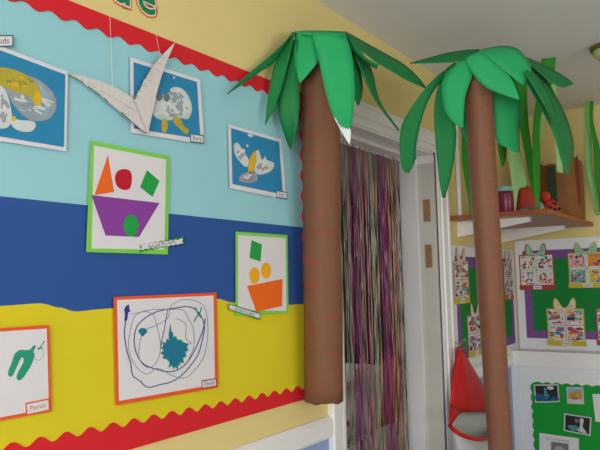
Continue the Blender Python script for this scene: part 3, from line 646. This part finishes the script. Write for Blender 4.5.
# ================================================================ boards with gift cards
m_pb = M_('purple_border_paper', '#7d4f96'); m_gb = M_('green_backing_paper', '#0f7f38', .75, .05, 5)
def board(name, label, mp, rect, frame_mt, purple, green, wav, loc):
    t = thing(name, loc, label, 'display board')
    mb = MB(); outline(mb, mp, rect, 0.0005, .014, frame_mt)
    mb.build('board_panel', t)
    return t
# board on the left wall beyond the door (x 3.57..4.79)
LB = thing('notice_board', (4.2, D, H-.52), 'narrow-looking white board with gift cards on the wall right of the doorway', 'display board')
mb = MB(); mb.box((3.575, D-.012, H-.520), (4.79, D-.0005, H+.187), m_board); mb.build('board_panel', LB)
xg0 = at1(458, 300).x; zt_ = H+.125; zb_ = H-.40
def wavy_rect(x0, x1, z0, z1, pitch, amp):
    P = []
    def seg(a, b, fx):
        L = abs(b-a); k = max(8, int(L/pitch*8))
        for i in range(k): s = a+(b-a)*i/k; P.append(fx(s, amp*abs(math.sin(math.pi*(s-a)/pitch))))
    seg(x0, x1, lambda s, w: (s, z1+w)); seg(z1, z0, lambda s, w: (x1+w, s)); seg(x1, x0, lambda s, w: (s, z0-w)); seg(z0, z1, lambda s, w: (x0-w, s))
    return P
P1 = lambda P, o: [(x, D-o, z) for x, z in P]
P2 = lambda P, o: [(XF-o, y, z) for y, z in P]
mb = MB(); R_ = [(xg0-.055, zb_-.06), (4.72, zb_-.06), (4.72, zt_), (xg0-.055, zt_)]; mb.prism(P1(R_, .014), P1(R_, .012), m_pb); mb.build('purple_border', LB)
mb = MB(); R_ = wavy_rect(xg0, 4.66, zb_, zt_-.075, .06, .010); mb.prism(P1(R_, .0155), P1(R_, .014), m_gb); mb.build('green_backing', LB)
# board on the far wall
fa, fb, fc = at2(511.5, 241.3), at2(600, 235), at2(516, 348.5)
yl, yr2 = fa.y-.03, .02
FB = thing('notice_board', (XF, .7, fc.z), 'white-framed far wall board with purple border, green paper and gift cards', 'display board')
mb = MB(); mb.box((XF-.012, yr2, fc.z), (XF-.0005, 1.385, fa.z), m_board)
for (ya, yb, za, zb2) in ((yr2, 1.385, fc.z, fc.z+.012), (yr2, 1.385, fa.z-.012, fa.z), (1.373, 1.385, fc.z+.012, fa.z-.012), (yr2, yr2+.012, fc.z+.012, fa.z-.012)): mb.box((XF-.014, ya, za), (XF-.012, yb, zb2), m_board)
mb.build('board_panel', FB)
py0 = at2(525.5, 300).y; pz1, pz0 = at2(560, 249.5).z, at2(540, 338).z
mb = MB(); R_ = [(py0, pz0), (.12, pz0), (.12, pz1), (py0, pz1)]; mb.prism(P2(R_, .014), P2(R_, .012), m_pb); mb.build('purple_border', FB)
gy0 = at2(534, 300).y; gz1, gz0 = at2(560, 259).z, at2(545, 329.5).z
mb = MB(); R_ = wavy_rect(.18, gy0, gz0, gz1, .062, .009); mb.prism(P2(R_, .0155), P2(R_, .014), m_gb); mb.build('green_backing', FB)
# lower white framed board with green wavy paper
P3 = lambda P, o: [(XL-o, y, z) for y, z in P]
GB = thing('notice_board', (XL, .7, .05), 'lower far wall board, green wavy paper in a wide white frame with photographs', 'display board')
mb = MB(); mb.box((XL-.008, .0, .08), (XL-.0005, D-.001, RZ0-.001), m_board)
iz = at3(521, 373).z; iy = at3(519.5, 373).y
mb.box((XL-.012, .0, iz), (XL-.008, D-.001, RZ0-.001), m_board); mb.box((XL-.012, iy, .08), (XL-.008, D-.001, iz), m_board)
mb.build('board_panel', GB)
ggy, ggz = at3(532.5, 382).y, at3(535, 383).z
m_gb2 = M_('bright_green_wavy_paper', '#0f9a34', .75, .05, 5)
mb = MB(); R_ = wavy_rect(.08, ggy, .15, ggz, .062, .012); mb.prism(P3(R_, .0145), P3(R_, .008), m_gb2); mb.build('green_backing', GB)
# gift cards
pal = ['#d23a34', '#e88a2a', '#2a86b8', '#3c9a52', '#8d5aa6', '#e9a5b4', '#38363c', '#e8c43c', '#5fb3a8', '#b34a72', '#4a78b0']
pm = [M_('collage_print_%s' % n_, c_, .6, .15, 80) for n_, c_ in zip(('red', 'orange', 'blue', 'green', 'violet', 'pink', 'black', 'yellow', 'teal', 'raspberry', 'denim'), pal)]
m_edge = {'red': M_('red_card', '#a8443c'), 'yellow': M_('mustard_card', '#c8b23a'), 'orange': M_('terracotta_card', '#c46a3a'), 'pink': M_('dusty_rose_card', '#b98a80')}
m_bowg = M_('mint_bow_paper', '#8fc8a2', .7, .1, 60); m_boww = M_('cream_bow_paper', '#ddd0b8', .7, .1, 60); m_rib = M_('mint_ribbon_paper', '#b9d6bd', .7, .1, 60)
def gift(pos, U, N, W, Hh, base, bow, label, seed, style, outline_mt=None, caption_txt='~~~'):
    """pos: lower left corner on the wall, U: unit vector to the right, N: out of the wall"""
    r = random.Random(seed); pos = Vector(pos)
    P = lambda u, v, o: pos+U*u+EZ*v+N*o
    t = thing('gift_collage_card', P(W/2, 0, 0), label, 'collage', 'gift collages on the boards')
    def poly(mb, pts, o0, o1, mt): mb.prism([P(u, v, o1) for u, v in pts], [P(u, v, o0) for u, v in pts], mt)
    rect = lambda a, b, c_, d: [(a, b), (c_, b), (c_, d), (a, d)]
    om = outline_mt or m_edge[base]
    mb = MB(); poly(mb, rect(0, Hh*.13, W, Hh), 0, .0015, om); mb.build('card', t)
    mb = MB(); e = W*.035
    if style == 'print': poly(mb, rect(e, Hh*.14, W-e, Hh-e), .0015, .0022, PAPER)
    else:
        poly(mb, rect(e, Hh*.14, W-e, Hh-e), .0015, .0022, PAPER)
    hw = W*.5; hh = Hh*.14+(Hh*.86-e)/2; g = W*.045
    quads = [(e*1.4, hh+g, hw-g, Hh-e*1.4), (hw+g, hh+g, W-e*1.4, Hh-e*1.4), (e*1.4, Hh*.15, hw-g, hh-g), (hw+g, Hh*.15, W-e*1.4, hh-g)]
    bg = {'print': [None]*4, 'tiles': [pm[5], pm[1], pm[8], pm[7]]}.get(style, [None]*4)
    if style == 'tiles':
        for q, b in zip(quads, bg): poly(mb, rect(*q), .0022, .0026, b)
    for q in quads:
        for k in range(34):
            cx_, cz_ = r.uniform(q[0], q[2]), r.uniform(q[1], q[3]); rr_ = r.uniform(.02, .06)*W
            if style == 'blocks' and r.random() < .5:
                a, b, c_, d = cx_-rr_*1.4, cz_-rr_*.7, cx_+rr_*1.4, cz_+rr_*.7
                pts = rect(max(a, q[0]), max(b, q[1]), min(c_, q[2]), min(d, q[3]))
            else:
                pts = [(min(max(x_, q[0]), q[2]), min(max(z_, q[1]), q[3])) for x_, z_ in [(cx_+rr_*r.uniform(.5, 1)*math.cos(w_*math.pi/3.5), cz_+rr_*r.uniform(.5, 1)*math.sin(w_*math.pi/3.5)) for w_ in range(7)]]
            oo = .0027+k*.00006; mt = r.choice(pm+[pm[0], pm[5], pm[6], pm[9]]); mb.face([P(u, v, oo) for u, v in pts], mt)
    mb.build('collage', t)
    mb = MB(); rb = m_rib if bow is m_bowg else m_dark
    tk = .5 if bow is m_bowg else .12
    poly(mb, rect(hw-g*tk, Hh*.15, hw+g*tk, Hh-e), .003, .0038, rb); poly(mb, rect(e, hh-g*tk, W-e, hh+g*tk), .003, .0038, rb); mb.build('ribbon', t)
    mb = MB()
    for s in (-1, 1):
        O = smooth_pts([(hw+s*W*.02, Hh*.99), (hw+s*W*.10, Hh*1.10), (hw+s*W*.20, Hh*1.27), (hw+s*W*.27, Hh*1.28), (hw+s*W*.31, Hh*1.14), (hw+s*W*.27, Hh*.97), (hw+s*W*.13, Hh*.95)], 4)
        poly(mb, O, .0032, .0042, om); c0 = (hw+s*W*.17, Hh*1.07)
        poly(mb, [(c0[0]+(u-c0[0])*.80, c0[1]+(v-c0[1])*.84) for u, v in O], .0042, .005, bow)
        for k in range(6):
            cx_, cz_ = c0[0]+r.uniform(-.06, .06)*W, c0[1]+r.uniform(-.09, .08)*Hh; mb.face([P(cx_+.012*W*a, cz_+.012*W*b, .0052) for a, b in ((-1, -1), (1, -1), (1, 1), (-1, 1))], r.choice(pm))
    poly(mb, ell(hw, Hh*.98, W*.07, Hh*.05, 10), .005, .006, bow); mb.build('bow', t)
    mb = MB(); poly(mb, rect(-W*.02, 0, W*1.02, Hh*.14), .001, .003, m_edge[base]); st = mb.build('base_strip', t)
    mb = MB(); poly(mb, rect(W*.38, Hh*.02, W*.63, Hh*.115), .003, .0036, PAPER)
    for k in range(5): mb.face([P(W*(.41+.04*k)+dx_, Hh*(.045 if k % 2 else .05)+dz_, .0038) for dx_, dz_ in ((0, 0), (W*.025, 0), (W*.025, Hh*.03), (0, Hh*.03))], m_grey)
    mb.build('name_tag', st)
    return t
OB = .0160
def gift2(xl, yt, xr, yb, *a, **k):           # body corner pixels on the far wall
    p = at2(xl, yb); q = at2(xr, yt); W = p.y-q.y; return gift((XF-OB, p.y, p.z), EX2, N2, W, q.z-p.z, *a, **k)
gift2(521.3, 253.5, 553.8, 290, 'red', m_bowg, 'spotted gift collage with mint bow and red base strip, upper left of the far board', 1, 'spots')
gift2(570.2, 251.5, 605, 288, 'yellow', m_bowg, 'gift collage of pink, blue and orange squares with mint bow, upper right of board', 2, 'tiles')
gift2(549, 308.5, 584.3, 345, 'yellow', m_boww, 'gift collage of red and pink catalogue cuttings with cream bow, low on far board', 3, 'blocks')
gift2(598.3, 308, 633, 345, 'red', m_boww, 'gift collage showing only a sliver at the photo edge, low on far board', 4, 'blocks')
def gift1(xl, yt, W, yb, *a, **k):
    p = at1(xl, yb); q = at1(xl, yt); return gift((p.x, D-OB, p.z), EX1, N1, W, q.z-p.z, *a, **k)
gift1(452.3, 260.5, .235, 304.5, 'yellow', m_boww, 'gift collage with mustard base, upper left on the board by the doorway', 5, 'blocks', outline_mt=m_edge['pink'])
gift1(474.8, 261, .235, 302, 'orange', m_boww, 'gift collage with orange base half hidden behind the slim palm trunk', 6, 'blocks', outline_mt=m_edge['pink'])
gift1(466.3, 315.5, .26, 358, 'yellow', m_boww, 'gift collage hanging lowest on the board by the doorway, above the red bag', 7, 'blocks', outline_mt=m_edge['pink'])
p = at1(502.8, 300); gift((p.x, D-OB, p.z), EX1, N1, .19, at1(502.8, 262).z-p.z, 'orange', m_boww, 'faded gift collage sliver between the slim trunk and the corner', 8, 'blocks', outline_mt=m_edge['pink'])
# photographs and notices on the lower board
m_pe = M_('photo_paper', '#c9c9cf')
def photo(quad, base, blobs, label, name='photograph', cat='photograph'):
    c = at3(sum(q[0] for q in quad)/4, sum(q[1] for q in quad)/4); t = thing(name, (XL, c.y, c.z), label, cat)
    sheet(t, 'print_border', quad, .0165, .0175, m_pe, at3)
    cx_, cy_ = sum(q[0] for q in quad)/4, sum(q[1] for q in quad)/4
    ins = [(cx_+(x_-cx_)*.90, cy_+(y_-cy_)*.86) for x_, y_ in quad]
    o = sheet(t, 'image', ins, .0175, .018, base, at3)
    mb = MB()
    for pts, mt in blobs: blob(mb, [lerpq(ins, u, v) for u, v in pts], mt, .0184, at3)
    mb.build('image_detail', t); return t
D_ = M_('photo_dark', '#26262e'); DB = M_('photo_deep_blue', '#1f5a86'); TE = M_('photo_teal', '#4f8f9a'); OR_ = M_('photo_orange', '#c88a3a'); SK = M_('photo_sky', '#8fb0c0'); WH = M_('photo_white', '#c6c9c6'); MN = M_('photo_mauve', '#8a6a74')
photo([(533.7, 384.6), (558.3, 384.2), (559.6, 402), (535.3, 402.8)], D_, [([(.02, .5), (.3, .55), (.5, .7), (.95, .75), (.97, .97), (.03, .97)], DB), ([(.4, .15), (.5, .2), (.52, .5), (.7, .8), (.4, .85), (.38, .5)], TE), ([(.55, .06), (.75, .04), (.85, .18), (.7, .28), (.56, .2)], WH)], 'dark blue landscape photograph at the top left of the green board')
photo([(566.3, 387.2), (583, 387.2), (584.3, 404.3), (567.3, 403.6)], SK, [([(.1, .4), (.4, .25), (.8, .2), (.95, .5), (.8, .75), (.3, .75), (.1, .6)], OR_), ([(.5, .35), (.7, .3), (.75, .5), (.55, .55)], M_('photo_yellow', '#d8b040')), ([(.05, .7), (.95, .75), (.95, .97), (.05, .97)], WH)], 'small photograph of an orange shape against pale blue on the green board')
photo([(564, 413.2), (591.5, 417.5), (590.5, 436), (563.8, 430.8)], D_, [([(.6, .1), (.75, .15), (.72, .6), (.9, .95), (.5, .9), (.6, .6)], WH), ([(.1, .7), (.4, .6), (.6, .8), (.3, .95)], TE), ([(.4, .15), (.55, .2), (.5, .4), (.4, .35)], MN)], 'tilted dark photograph with white and teal patches below the other two')
c = at3(598, 410); t = thing('notice_sheet', (XL, c.y, c.z), 'plain pale sheet at the right photo edge on the green board', 'notice')
sheet(t, 'sheet', [(592.3, 394), (622, 394), (624, 425), (595.5, 421.5)], .0165, .0175, PAPER, at3)
c = at3(560, 450); t = thing('notice_sheet', (XL, c.y, c.z-.1), 'typed notice with a title and grey picture at the bottom of the green board', 'notice')
nq = [(539.3, 432.8), (578.8, 438.3), (579.5, 490), (540, 488)]; sheet(t, 'sheet', nq, .0165, .0175, PAPER, at3)
p, q = at3(546, 439.3, .0182), at3(573, 442.6, .0182); tm = MB(); e1 = (q-p).normalized(); text_mb(tm, 'Our Celebrations', p, e1, e1.cross(N2).normalized()*-1 if e1.cross(N2).z < 0 else e1.cross(N2), (q-p).length/16/.5, m_grey, N2, .0); tm.build('title', t)
mb = MB(); outline(mb, at3, [(551, 441.5), (568.5, 443.8), (568.8, 465), (551.3, 463)], .0178, .0182, M_('grey_photo_print', '#77797c')); blob(mb, [(555, 447), (563, 448), (566, 456), (557, 458)], M_('pale_grey_print', '#a2a4aa'), .0186, at3); mb.build('picture', t)
# ================================================================ corner shelf
m_shelf = mat('varnished_wood_edge', '#a0562c', .45, .15, 12); m_shu = mat('brown_shelf_board', '#b8978a', .6, .08, 8)
SZ = H+.328; SX0, SY0 = 3.60, .855
t = thing('wall_shelf', (4.2, 1.15, SZ-.09), 'deep brown shelf filling the corner, with white brackets beneath', 'shelf')
mb = MB(); mb.box((SX0+.012, SY0+.012, SZ), (XF-.001, D-.001, SZ+.022), m_shu); mb.build('board', t)
mb = MB(); mb.box((SX0, SY0, SZ-.001), (SX0+.012, D-.001, SZ+.024), m_shelf); mb.box((SX0+.012, SY0, SZ-.001), (XF-.001, SY0+.012, SZ+.024), m_shelf); mb.build('edging', t)
for bx, tip in ((3.73, .985), (4.56, .985)):
    mb = MB()
    mb.prism([(bx, D-.001, SZ-.001), (bx, tip, SZ-.001), (bx, tip, SZ-.026), (bx, D-.02, SZ-.088), (bx, D-.001, SZ-.088)], [(bx+.035, D-.001, SZ-.001), (bx+.035, tip, SZ-.001), (bx+.035, tip, SZ-.026), (bx+.035, D-.02, SZ-.088), (bx+.035, D-.001, SZ-.088)], m_gloss)
    mb.build('bracket', t)
# pipe up the wall
p = at1(457.5, 215); mb = MB(); mb.tube([(p.x, D-.014, SZ+.024), (p.x, D-.014, ZC-.001)], .013, m_gloss, 14)
tag(mb.build('wall_pipe'), 'white vertical pipe rising from the corner shelf to the ceiling', 'pipe')
ZS = SZ+.0245
def lathe(mb, c, prof, mt, n=24):
    rows = [[(c[0]+r*math.cos(2*math.pi*k/n), c[1]+r*math.sin(2*math.pi*k/n), c[2]+z) for k in range(n)] for r, z in prof]
    mb.grid(rows, mt, True)
def on_shelf(px, Y):      # point on the shelf top for a pixel column, at wall distance given by world y
    r = ray(px, 212); k = Y/r.y; return Vector((r.x*k, Y, ZS))
m_plum = mat('plum_glaze', '#8c2450', .3, .05, spec=.5); m_lid = mat('pale_teal_lid', '#8fd0cc', .5, .05)
c = atd(506.5, 212, 3.93); c.z = ZS
t = thing('storage_jar', c, 'plum coloured jar with pale teal lid on the shelf beside the slim trunk', 'jar')
mb = MB(); lathe(mb, c, [(0, 0), (.044, 0), (.050, .012), (.052, .13), (.050, .15), (0, .15)], m_plum); mb.build('jar_body', t, True)
mb = MB(); lathe(mb, c, [(0, .150), (.058, .150), (.060, .158), (.058, .172), (.048, .180), (0, .183)], m_lid); mb.build('lid', t, True)
c = atd(527, 212, 3.95); c.z = ZS
m_redw = mat('red_woven_card', '#b8442c', .7, .25, 60, .5, 60)
t = thing('woven_pot', c, 'rough red pot with small green tuft on the shelf beside the plum jar', 'pot')
mb = MB(); lathe(mb, c, [(0, 0), (.054, 0), (.061, .01), (.066, .165), (.064, .171), (.057, .171), (.055, .14), (0, .14)], m_redw); mb.build('pot_body', t, True)
mb = MB()
for k in range(9):
    a = k*.7; mb.face([c+Vector((.01*math.cos(a), .01*math.sin(a), .14)), c+Vector((.04*math.cos(a)-.006, .04*math.sin(a), .172+.01*(k % 3))), c+Vector((.05*math.cos(a+.1), .05*math.sin(a+.1), .20+.008*(k % 3))), c+Vector((.04*math.cos(a)+.006, .04*math.sin(a+.2), .15))], m_leaf)
mb.build('green_tuft', t, solid=.001)
# grey rag
def lump(name, label, cat, c, rx, ry, rz, mt, seed, n=20, top=None):
    r = random.Random(seed); ph = [r.uniform(0, 6) for _ in range(6)]
    mb = MB(); rows = []
    for i in range(n//2+1):
        v = i/(n//2)*math.pi/2; row = []
        for k in range(n):
            a = 2*math.pi*k/n; w_ = 1+.10*math.sin(3*a+ph[0]+v*2)+.08*math.sin(5*a+ph[1]-v*3)+.05*math.sin(9*a+ph[2])
            row.append((c.x+rx*w_*math.cos(a)*math.cos(v), c.y+ry*w_*math.sin(a)*math.cos(v), c.z+rz*math.sin(v)*(1+.2*math.sin(2*a+ph[3]))))
        rows.append(row)
    mb.grid(rows, mt, True); mb.face(rows[0][::-1], mt); o = mb.build(name, smooth=True, org=c); return tag(o, label, cat)
c = atd(529, 212, 3.72); c.z = ZS; c.x = max(c.x, SX0+.06)
lump('folded_cloth', 'crumpled grey cloth lying at the front of the shelf', 'cloth', c, .055, .060, .030, mat('grey_felt', '#767c80', .9, .2, 40, .5, 60), 3)
c = atd(540.5, 212, 3.80); c.z = ZS
lump('pale_pebble', 'pale grey stone beside the crumpled cloth on the shelf', 'stone', c, .022, .026, .062, mat('pale_stone', '#9aa3a0', .7, .2, 30), 5)
# ladybird toy: body, spots, head
c = atd(551, 212, 4.02); c.z = ZS
m_lady = mat('red_felt', '#c2442e', .8, .12, 40, .4, 60)
t = thing('soft_toy', c, 'red spotted soft toy slumped on the shelf before the brown hollow log', 'toy')
ph = lambda a: 0
mb = MB(); rows = []
for i in range(9):
    v = i/8*math.pi/2; rows.append([(c.x+.060*math.cos(v)*math.cos(a), c.y+.060*math.cos(v)*math.sin(a), c.z+.105*math.sin(v)+.006*math.sin(3*a)) for a in [2*math.pi*k/20 for k in range(20)]])
rows = [[(x_, y_, max(ZS, z_)) if i == 0 else (x_, y_, z_) for x_, y_, z_ in r] for i, r in enumerate(rows)]
mb.grid(rows, m_lady, True); mb.face([(r[0], r[1], r[2]) for r in rows[0]][::-1], m_lady); mb.build('body', t, True)
mb = MB(); hc = c+RT*-.030+Vector((0, 0, .125)); rows = []
for i in range(9):
    v = -math.pi/2+i/8*math.pi; rows.append([(hc.x+.032*math.cos(v)*math.cos(a), hc.y+.032*math.cos(v)*math.sin(a), hc.z+.034*math.sin(v)) for a in [2*math.pi*k/16 for k in range(16)]])
mb.grid(rows, m_lady, True); mb.build('head', t, True)
vd = -Vector((FW.x, FW.y, 0)).normalized()
for k, (dx_, dz_) in enumerate(((-.02, .055), (.012, .078), (.030, .045), (.004, .040))):
    mb = MB(); sp_ = c+RT*dx_+Vector((0, 0, dz_)); rad = .060*math.sqrt(max(.05, 1-(dz_/.108)**2-(dx_/.062)**2))+.001; ctr = sp_+vd*rad
    ring = lambda s, o: [ctr+RT*(s*math.cos(a))+Vector((0, 0, 1))*(s*math.sin(a))+vd*o for a in [2*math.pi*q/12 for q in range(12)]]
    mb.prism(ring(.010, .003), ring(.011, -.010), D_); mb.build('spot', t)
# hollow log made of brown card standing at the shelf end
m_log = mat('brown_card_log', '#8f6036', .75, .25, 9, .6, 25); m_logd = mat('hollow_shade_green', '#2c4234', .8, .2, 20)
cl = Vector((4.665, 1.015, ZS)); t = thing('hollow_log', cl, 'tall brown hollow log of card standing on the right of the corner shelf', 'model log')
mb = MB(); rows = []; n = 36; hts = .40
for i in range(13):
    u = i/12; row = []
    for k in range(n):
        a = 2*math.pi*k/n; r = .135*(1+.03*math.sin(5*a+u*3)+.02*math.sin(9*a)); topz = hts*(1+.07*math.sin(3*a+2.2)+.03*math.sin(7*a))
        row.append((cl.x+r*math.cos(a), cl.y+r*math.sin(a), ZS+topz*u))
    rows.append(row)
mb.grid(rows, m_log, True); mb.build('bark', t, True, solid=.006)
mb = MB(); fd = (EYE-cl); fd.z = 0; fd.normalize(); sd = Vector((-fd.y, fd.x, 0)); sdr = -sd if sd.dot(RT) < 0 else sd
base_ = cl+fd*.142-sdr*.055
mb.prism([base_+sdr*u+Vector((0, 0, v))+fd*.004 for u, v in ((-.010, .10), (.028, .10), (.030, .24), (.024, .36), (-.020, .36), (-.026, .27))], [base_+sdr*u+Vector((0, 0, v))-fd*.02 for u, v in ((-.010, .10), (.028, .10), (.030, .24), (.024, .36), (-.020, .36), (-.026, .27))], m_logd); mb.build('dark_hollow', t)  # solid dark piece, the hollow's shade put into its colour
mb = MB(); b3 = cl+fd*.09+sdr*.105
mb.prism([b3+sdr*u+Vector((0, 0, v))+fd*.006 for u, v in smooth_pts([(-.012, .10), (.010, .12), (.016, .24), (.012, .40), (-.004, .42), (-.014, .30)])], [b3+sdr*u+Vector((0, 0, v))-fd*.02 for u, v in smooth_pts([(-.012, .10), (.010, .12), (.016, .24), (.012, .40), (-.004, .42), (-.014, .30)])], mat('red_brown_card', '#7a3a28', .7, .15, 20)); mb.build('side_flap', t)
# ---------- paper streamers hanging from the ceiling
m_s1 = mat('grass_green_crepe', '#2f8a24', .7, .12, 14, .3, 50); m_s2 = mat('pale_green_crepe', '#a8d890', .7, .10, 14, .3, 50); m_s3 = mat('mid_green_crepe', '#84c874', .7, .10, 14, .3, 50)
ST = [
 (m_s1, 3.15, [(542, 58), (540, 80), (533, 120), (532.5, 160), (534, 195), (536, 211)], [(555.5, 56), (553, 80), (540, 120), (541, 160), (540, 195), (537.5, 211)], 'grass green paper streamer hanging just right of the slim palm, reaching towards the red pot'),
 (m_s1, 3.30, [(514, 62), (515, 90), (518, 120), (524, 150), (528, 175), (533, 195)], [(528, 62), (527, 90), (528, 120), (533, 150), (536, 175), (535, 195)], 'grass green streamer behind the palm leaves, left of the longer one'),
 (m_s2, 3.55, [(503, 66), (506, 120), (507.5, 150), (510, 172), (513, 195), (515, 212)], [(516, 66), (518, 120), (520, 150), (528, 183), (518.5, 190), (516, 212)], 'pale green streamer with a pointed end before the plum jar'),
 (m_s2, 3.75, [(538, 82), (538.5, 100), (539, 120), (540.5, 141)], [(544, 82), (545, 100), (544.5, 120), (542.5, 141)], 'short narrow pale green streamer hanging above the brown log'),
 (m_s2, 3.60, [(549, 75), (551, 110), (554, 140), (557.5, 172)], [(556, 75), (558, 110), (560.5, 145), (563.5, 173)], 'pale green streamer mostly behind the dark drooping palm leaf'),
 (m_s3, .09, [(583.5, 0), (584.5, 125), (585.5, 150), (588, 180), (596, 215)], [(591.5, 0), (592, 125), (592, 150), (594, 180), (600, 215)], 'light green streamer hanging down the yellow far wall near the right edge'),
 (m_s1, .13, [(589, 0), (590, 124), (593.5, 150), (596, 180), (600, 212)], [(592, 0), (594, 124), (600, 150), (605, 180), (604, 212)], 'dark tapering streamer at the right photo edge, beside the light green one'),
 (m_s1, 3.20, [(460.5, 66), (461.5, 130), (462, 160), (466.5, 190), (471, 218)], [(466, 66), (468, 130), (469.5, 160), (470, 190), (471.8, 218)], 'grass green streamer ending in a point left of the slim trunk'),
 (m_s2, 3.50, [(464, 70), (465, 150), (467, 180), (468, 192)], [(470, 70), (471, 150), (472.5, 180), (472, 192)], 'pale green streamer hanging close behind the left side of the slim trunk'),
 (m_s1, 3.40, [(495, 68), (497, 120), (498, 150), (501, 165)], [(505, 68), (506, 120), (507, 150), (504, 167)], 'short bright green streamer immediately right of the slim trunk')]
for mt, dd, Ls, Rs, lab in ST:
    if min(Ls[0][1], Rs[0][1]) > 0:                 # the strip hangs from the ceiling where its top meets it
        dd = (atz((Ls[0][0]+Rs[0][0])/2, Ls[0][1], ZC-.001)-EYE).dot(FW)
    if Ls[0][1] == 0: dd = (atx(590, 150, XF-dd)-EYE).dot(FW)
    A = [atd(x_, y_, dd) for x_, y_ in Ls]; B = [atd(x_, y_, dd) for x_, y_ in Rs]
    for P in (A, B):
        if P[0].z > ZC: P[0] = P[1].lerp(P[0], (ZC-.001-P[1].z)/(P[0].z-P[1].z))
        P[0].z = ZC-.001
    A = cr_spline(A, 24); B = cr_spline(B, 24); rows = []
    for i, (a, b) in enumerate(zip(A, B)):
        nn = Vector((FW.x, FW.y, 0)); k = math.sin(i*.55+dd*7)*.006
        tw = .35*math.sin(i*.21+dd*3)*(b-a).length
        rows.append([a+nn*(k-tw*.3), a.lerp(b, .5)+nn*(k+.15*(b-a).length), b+nn*(k+tw*.3)])
        for p in rows[-1]: p.z = min(p.z, ZC-.001)
    mb = MB(); mb.grid(rows, mt); tag(mb.build('paper_streamer', smooth=True, solid=.0008), lab, 'streamer', 'paper streamers hanging from the ceiling')
# ---------- ceiling lamp at the right edge
c = atz(608, 46, ZC); t = thing('ceiling_lamp', c, 'small flush ceiling lamp with yellow-green glass at the right photo edge', 'lamp')
mb = MB(); lathe(mb, c, [(.0, -.001), (.085, -.001), (.088, -.012), (.080, -.022), (.0, -.022)], mat('aged_brass_rim', '#7a6538', .4, .1, metal=.5)); mb.build('rim', t, True)
mb = MB(); lathe(mb, c, [(.072, -.0225), (.068, -.045), (.050, -.064), (.025, -.074), (0, -.077)], mat('yellow_green_glass', '#b5c27a', .15, .05, spec=.6)); mb.build('lamp_shade', t, True)
# ================================================================ red and grey hanging bag
m_rf = mat('red_nylon', '#c41419', .5, .08, 8, .25, 30); m_gf = mat('grey_lining', '#bcbec2', .6, .08, 8, .25, 30)
by = 1.33; mpy = lambda x, y, Y: aty(x, y, Y)
hk = mpy(459.5, 345, by+.02)
t = thing('hanging_bag', (hk.x, by, .2), 'red fabric bag with a grey lined pocket hanging beside the door frame', 'bag')
# upper flap
rows = []
for (xl, xr, y) in ((457.5, 462, 347), (456, 465, 353), (454.5, 469.5, 362), (452.8, 475.5, 372), (451.5, 482, 383), (450.5, 488.5, 394), (450, 494, 404), (450, 497, 412)):
    rows.append([mpy(xl+(xr-xl)*k/8, y, by+.03-.03*math.sin(math.pi*k/8)-.004*math.sin(k*2.1)) for k in range(9)])
mb = MB(); mb.grid(rows, m_rf); mb.build('flap', t, True, solid=.002)
rows = []
for (xl, xr, y) in ((450, 497, 412), (449, 499, 426), (450, 500, 445), (452, 500, 470), (456, 498, 500)):
    rows.append([mpy(xl+(xr-xl)*k/8, y, by+.03-.0*k) for k in range(9)])
mb = MB(); mb.grid(rows, m_gf); mb.build('back_lining', t, True, solid=.002)
# side gussets bring red edge to the mouth
mb = MB(); mb.grid([[mpy(450.3, 404, by+.012), mpy(463, 411.5, by+.008)], [mpy(449.7, 412, by-.004), mpy(457, 416.5, by-.006)], [mpy(449.2, 424, by-.03), mpy(451, 426, by-.03)]], m_rf); mb.build('gusset', t, True, solid=.002)
rim = cr_spline([mpy(449.5, 425, by-.03), mpy(456, 431.5, by-.07), mpy(466, 436.5, by-.10), mpy(478, 439, by-.11), mpy(490, 437, by-.09), mpy(499, 428, by-.03)], 20)
rows = [rim, [p+Vector((0, -.004, -.08))+Vector((.01, 0, 0)) for p in rim], [p+Vector((.012, .0, -.20)) for p in rim], [p*1+Vector((.02, .03, -.34)) for p in rim], [Vector((p.x+.02, by+.01, p.z-.46)) for p in rim]]
mb = MB(); mb.grid(rows, m_gf); mb.build('front_pocket', t, True, solid=.002)
mb = MB(); mb.tube(rim, .011, m_rf, 8); mb.build('rim_binding', t, True)
mb = MB(); m_cord = M_('grey_cord', '#8c8a7a')
lp = cr_spline([hk, hk+Vector((.03, -.02, .03)), hk+Vector((.05, -.02, -.01)), mpy(458.5, 350, by)], 12); mb.tube(lp, .004, m_cord, 6)
mb.build('loop', t, True)
mb = MB(); h0 = mpy(455, 341, D-.014); mb.tube([Vector((hk.x, D-.0125, hk.z+.03)), Vector((hk.x, D-.03, hk.z+.01)), Vector((hk.x, by+.015, hk.z-.004)), Vector((hk.x-.02, by-.01, hk.z+.03))], .003, m_cord, 6)
tag(mb.build('wall_hook'), 'small wire hook on the wall holding the red bag', 'hook')
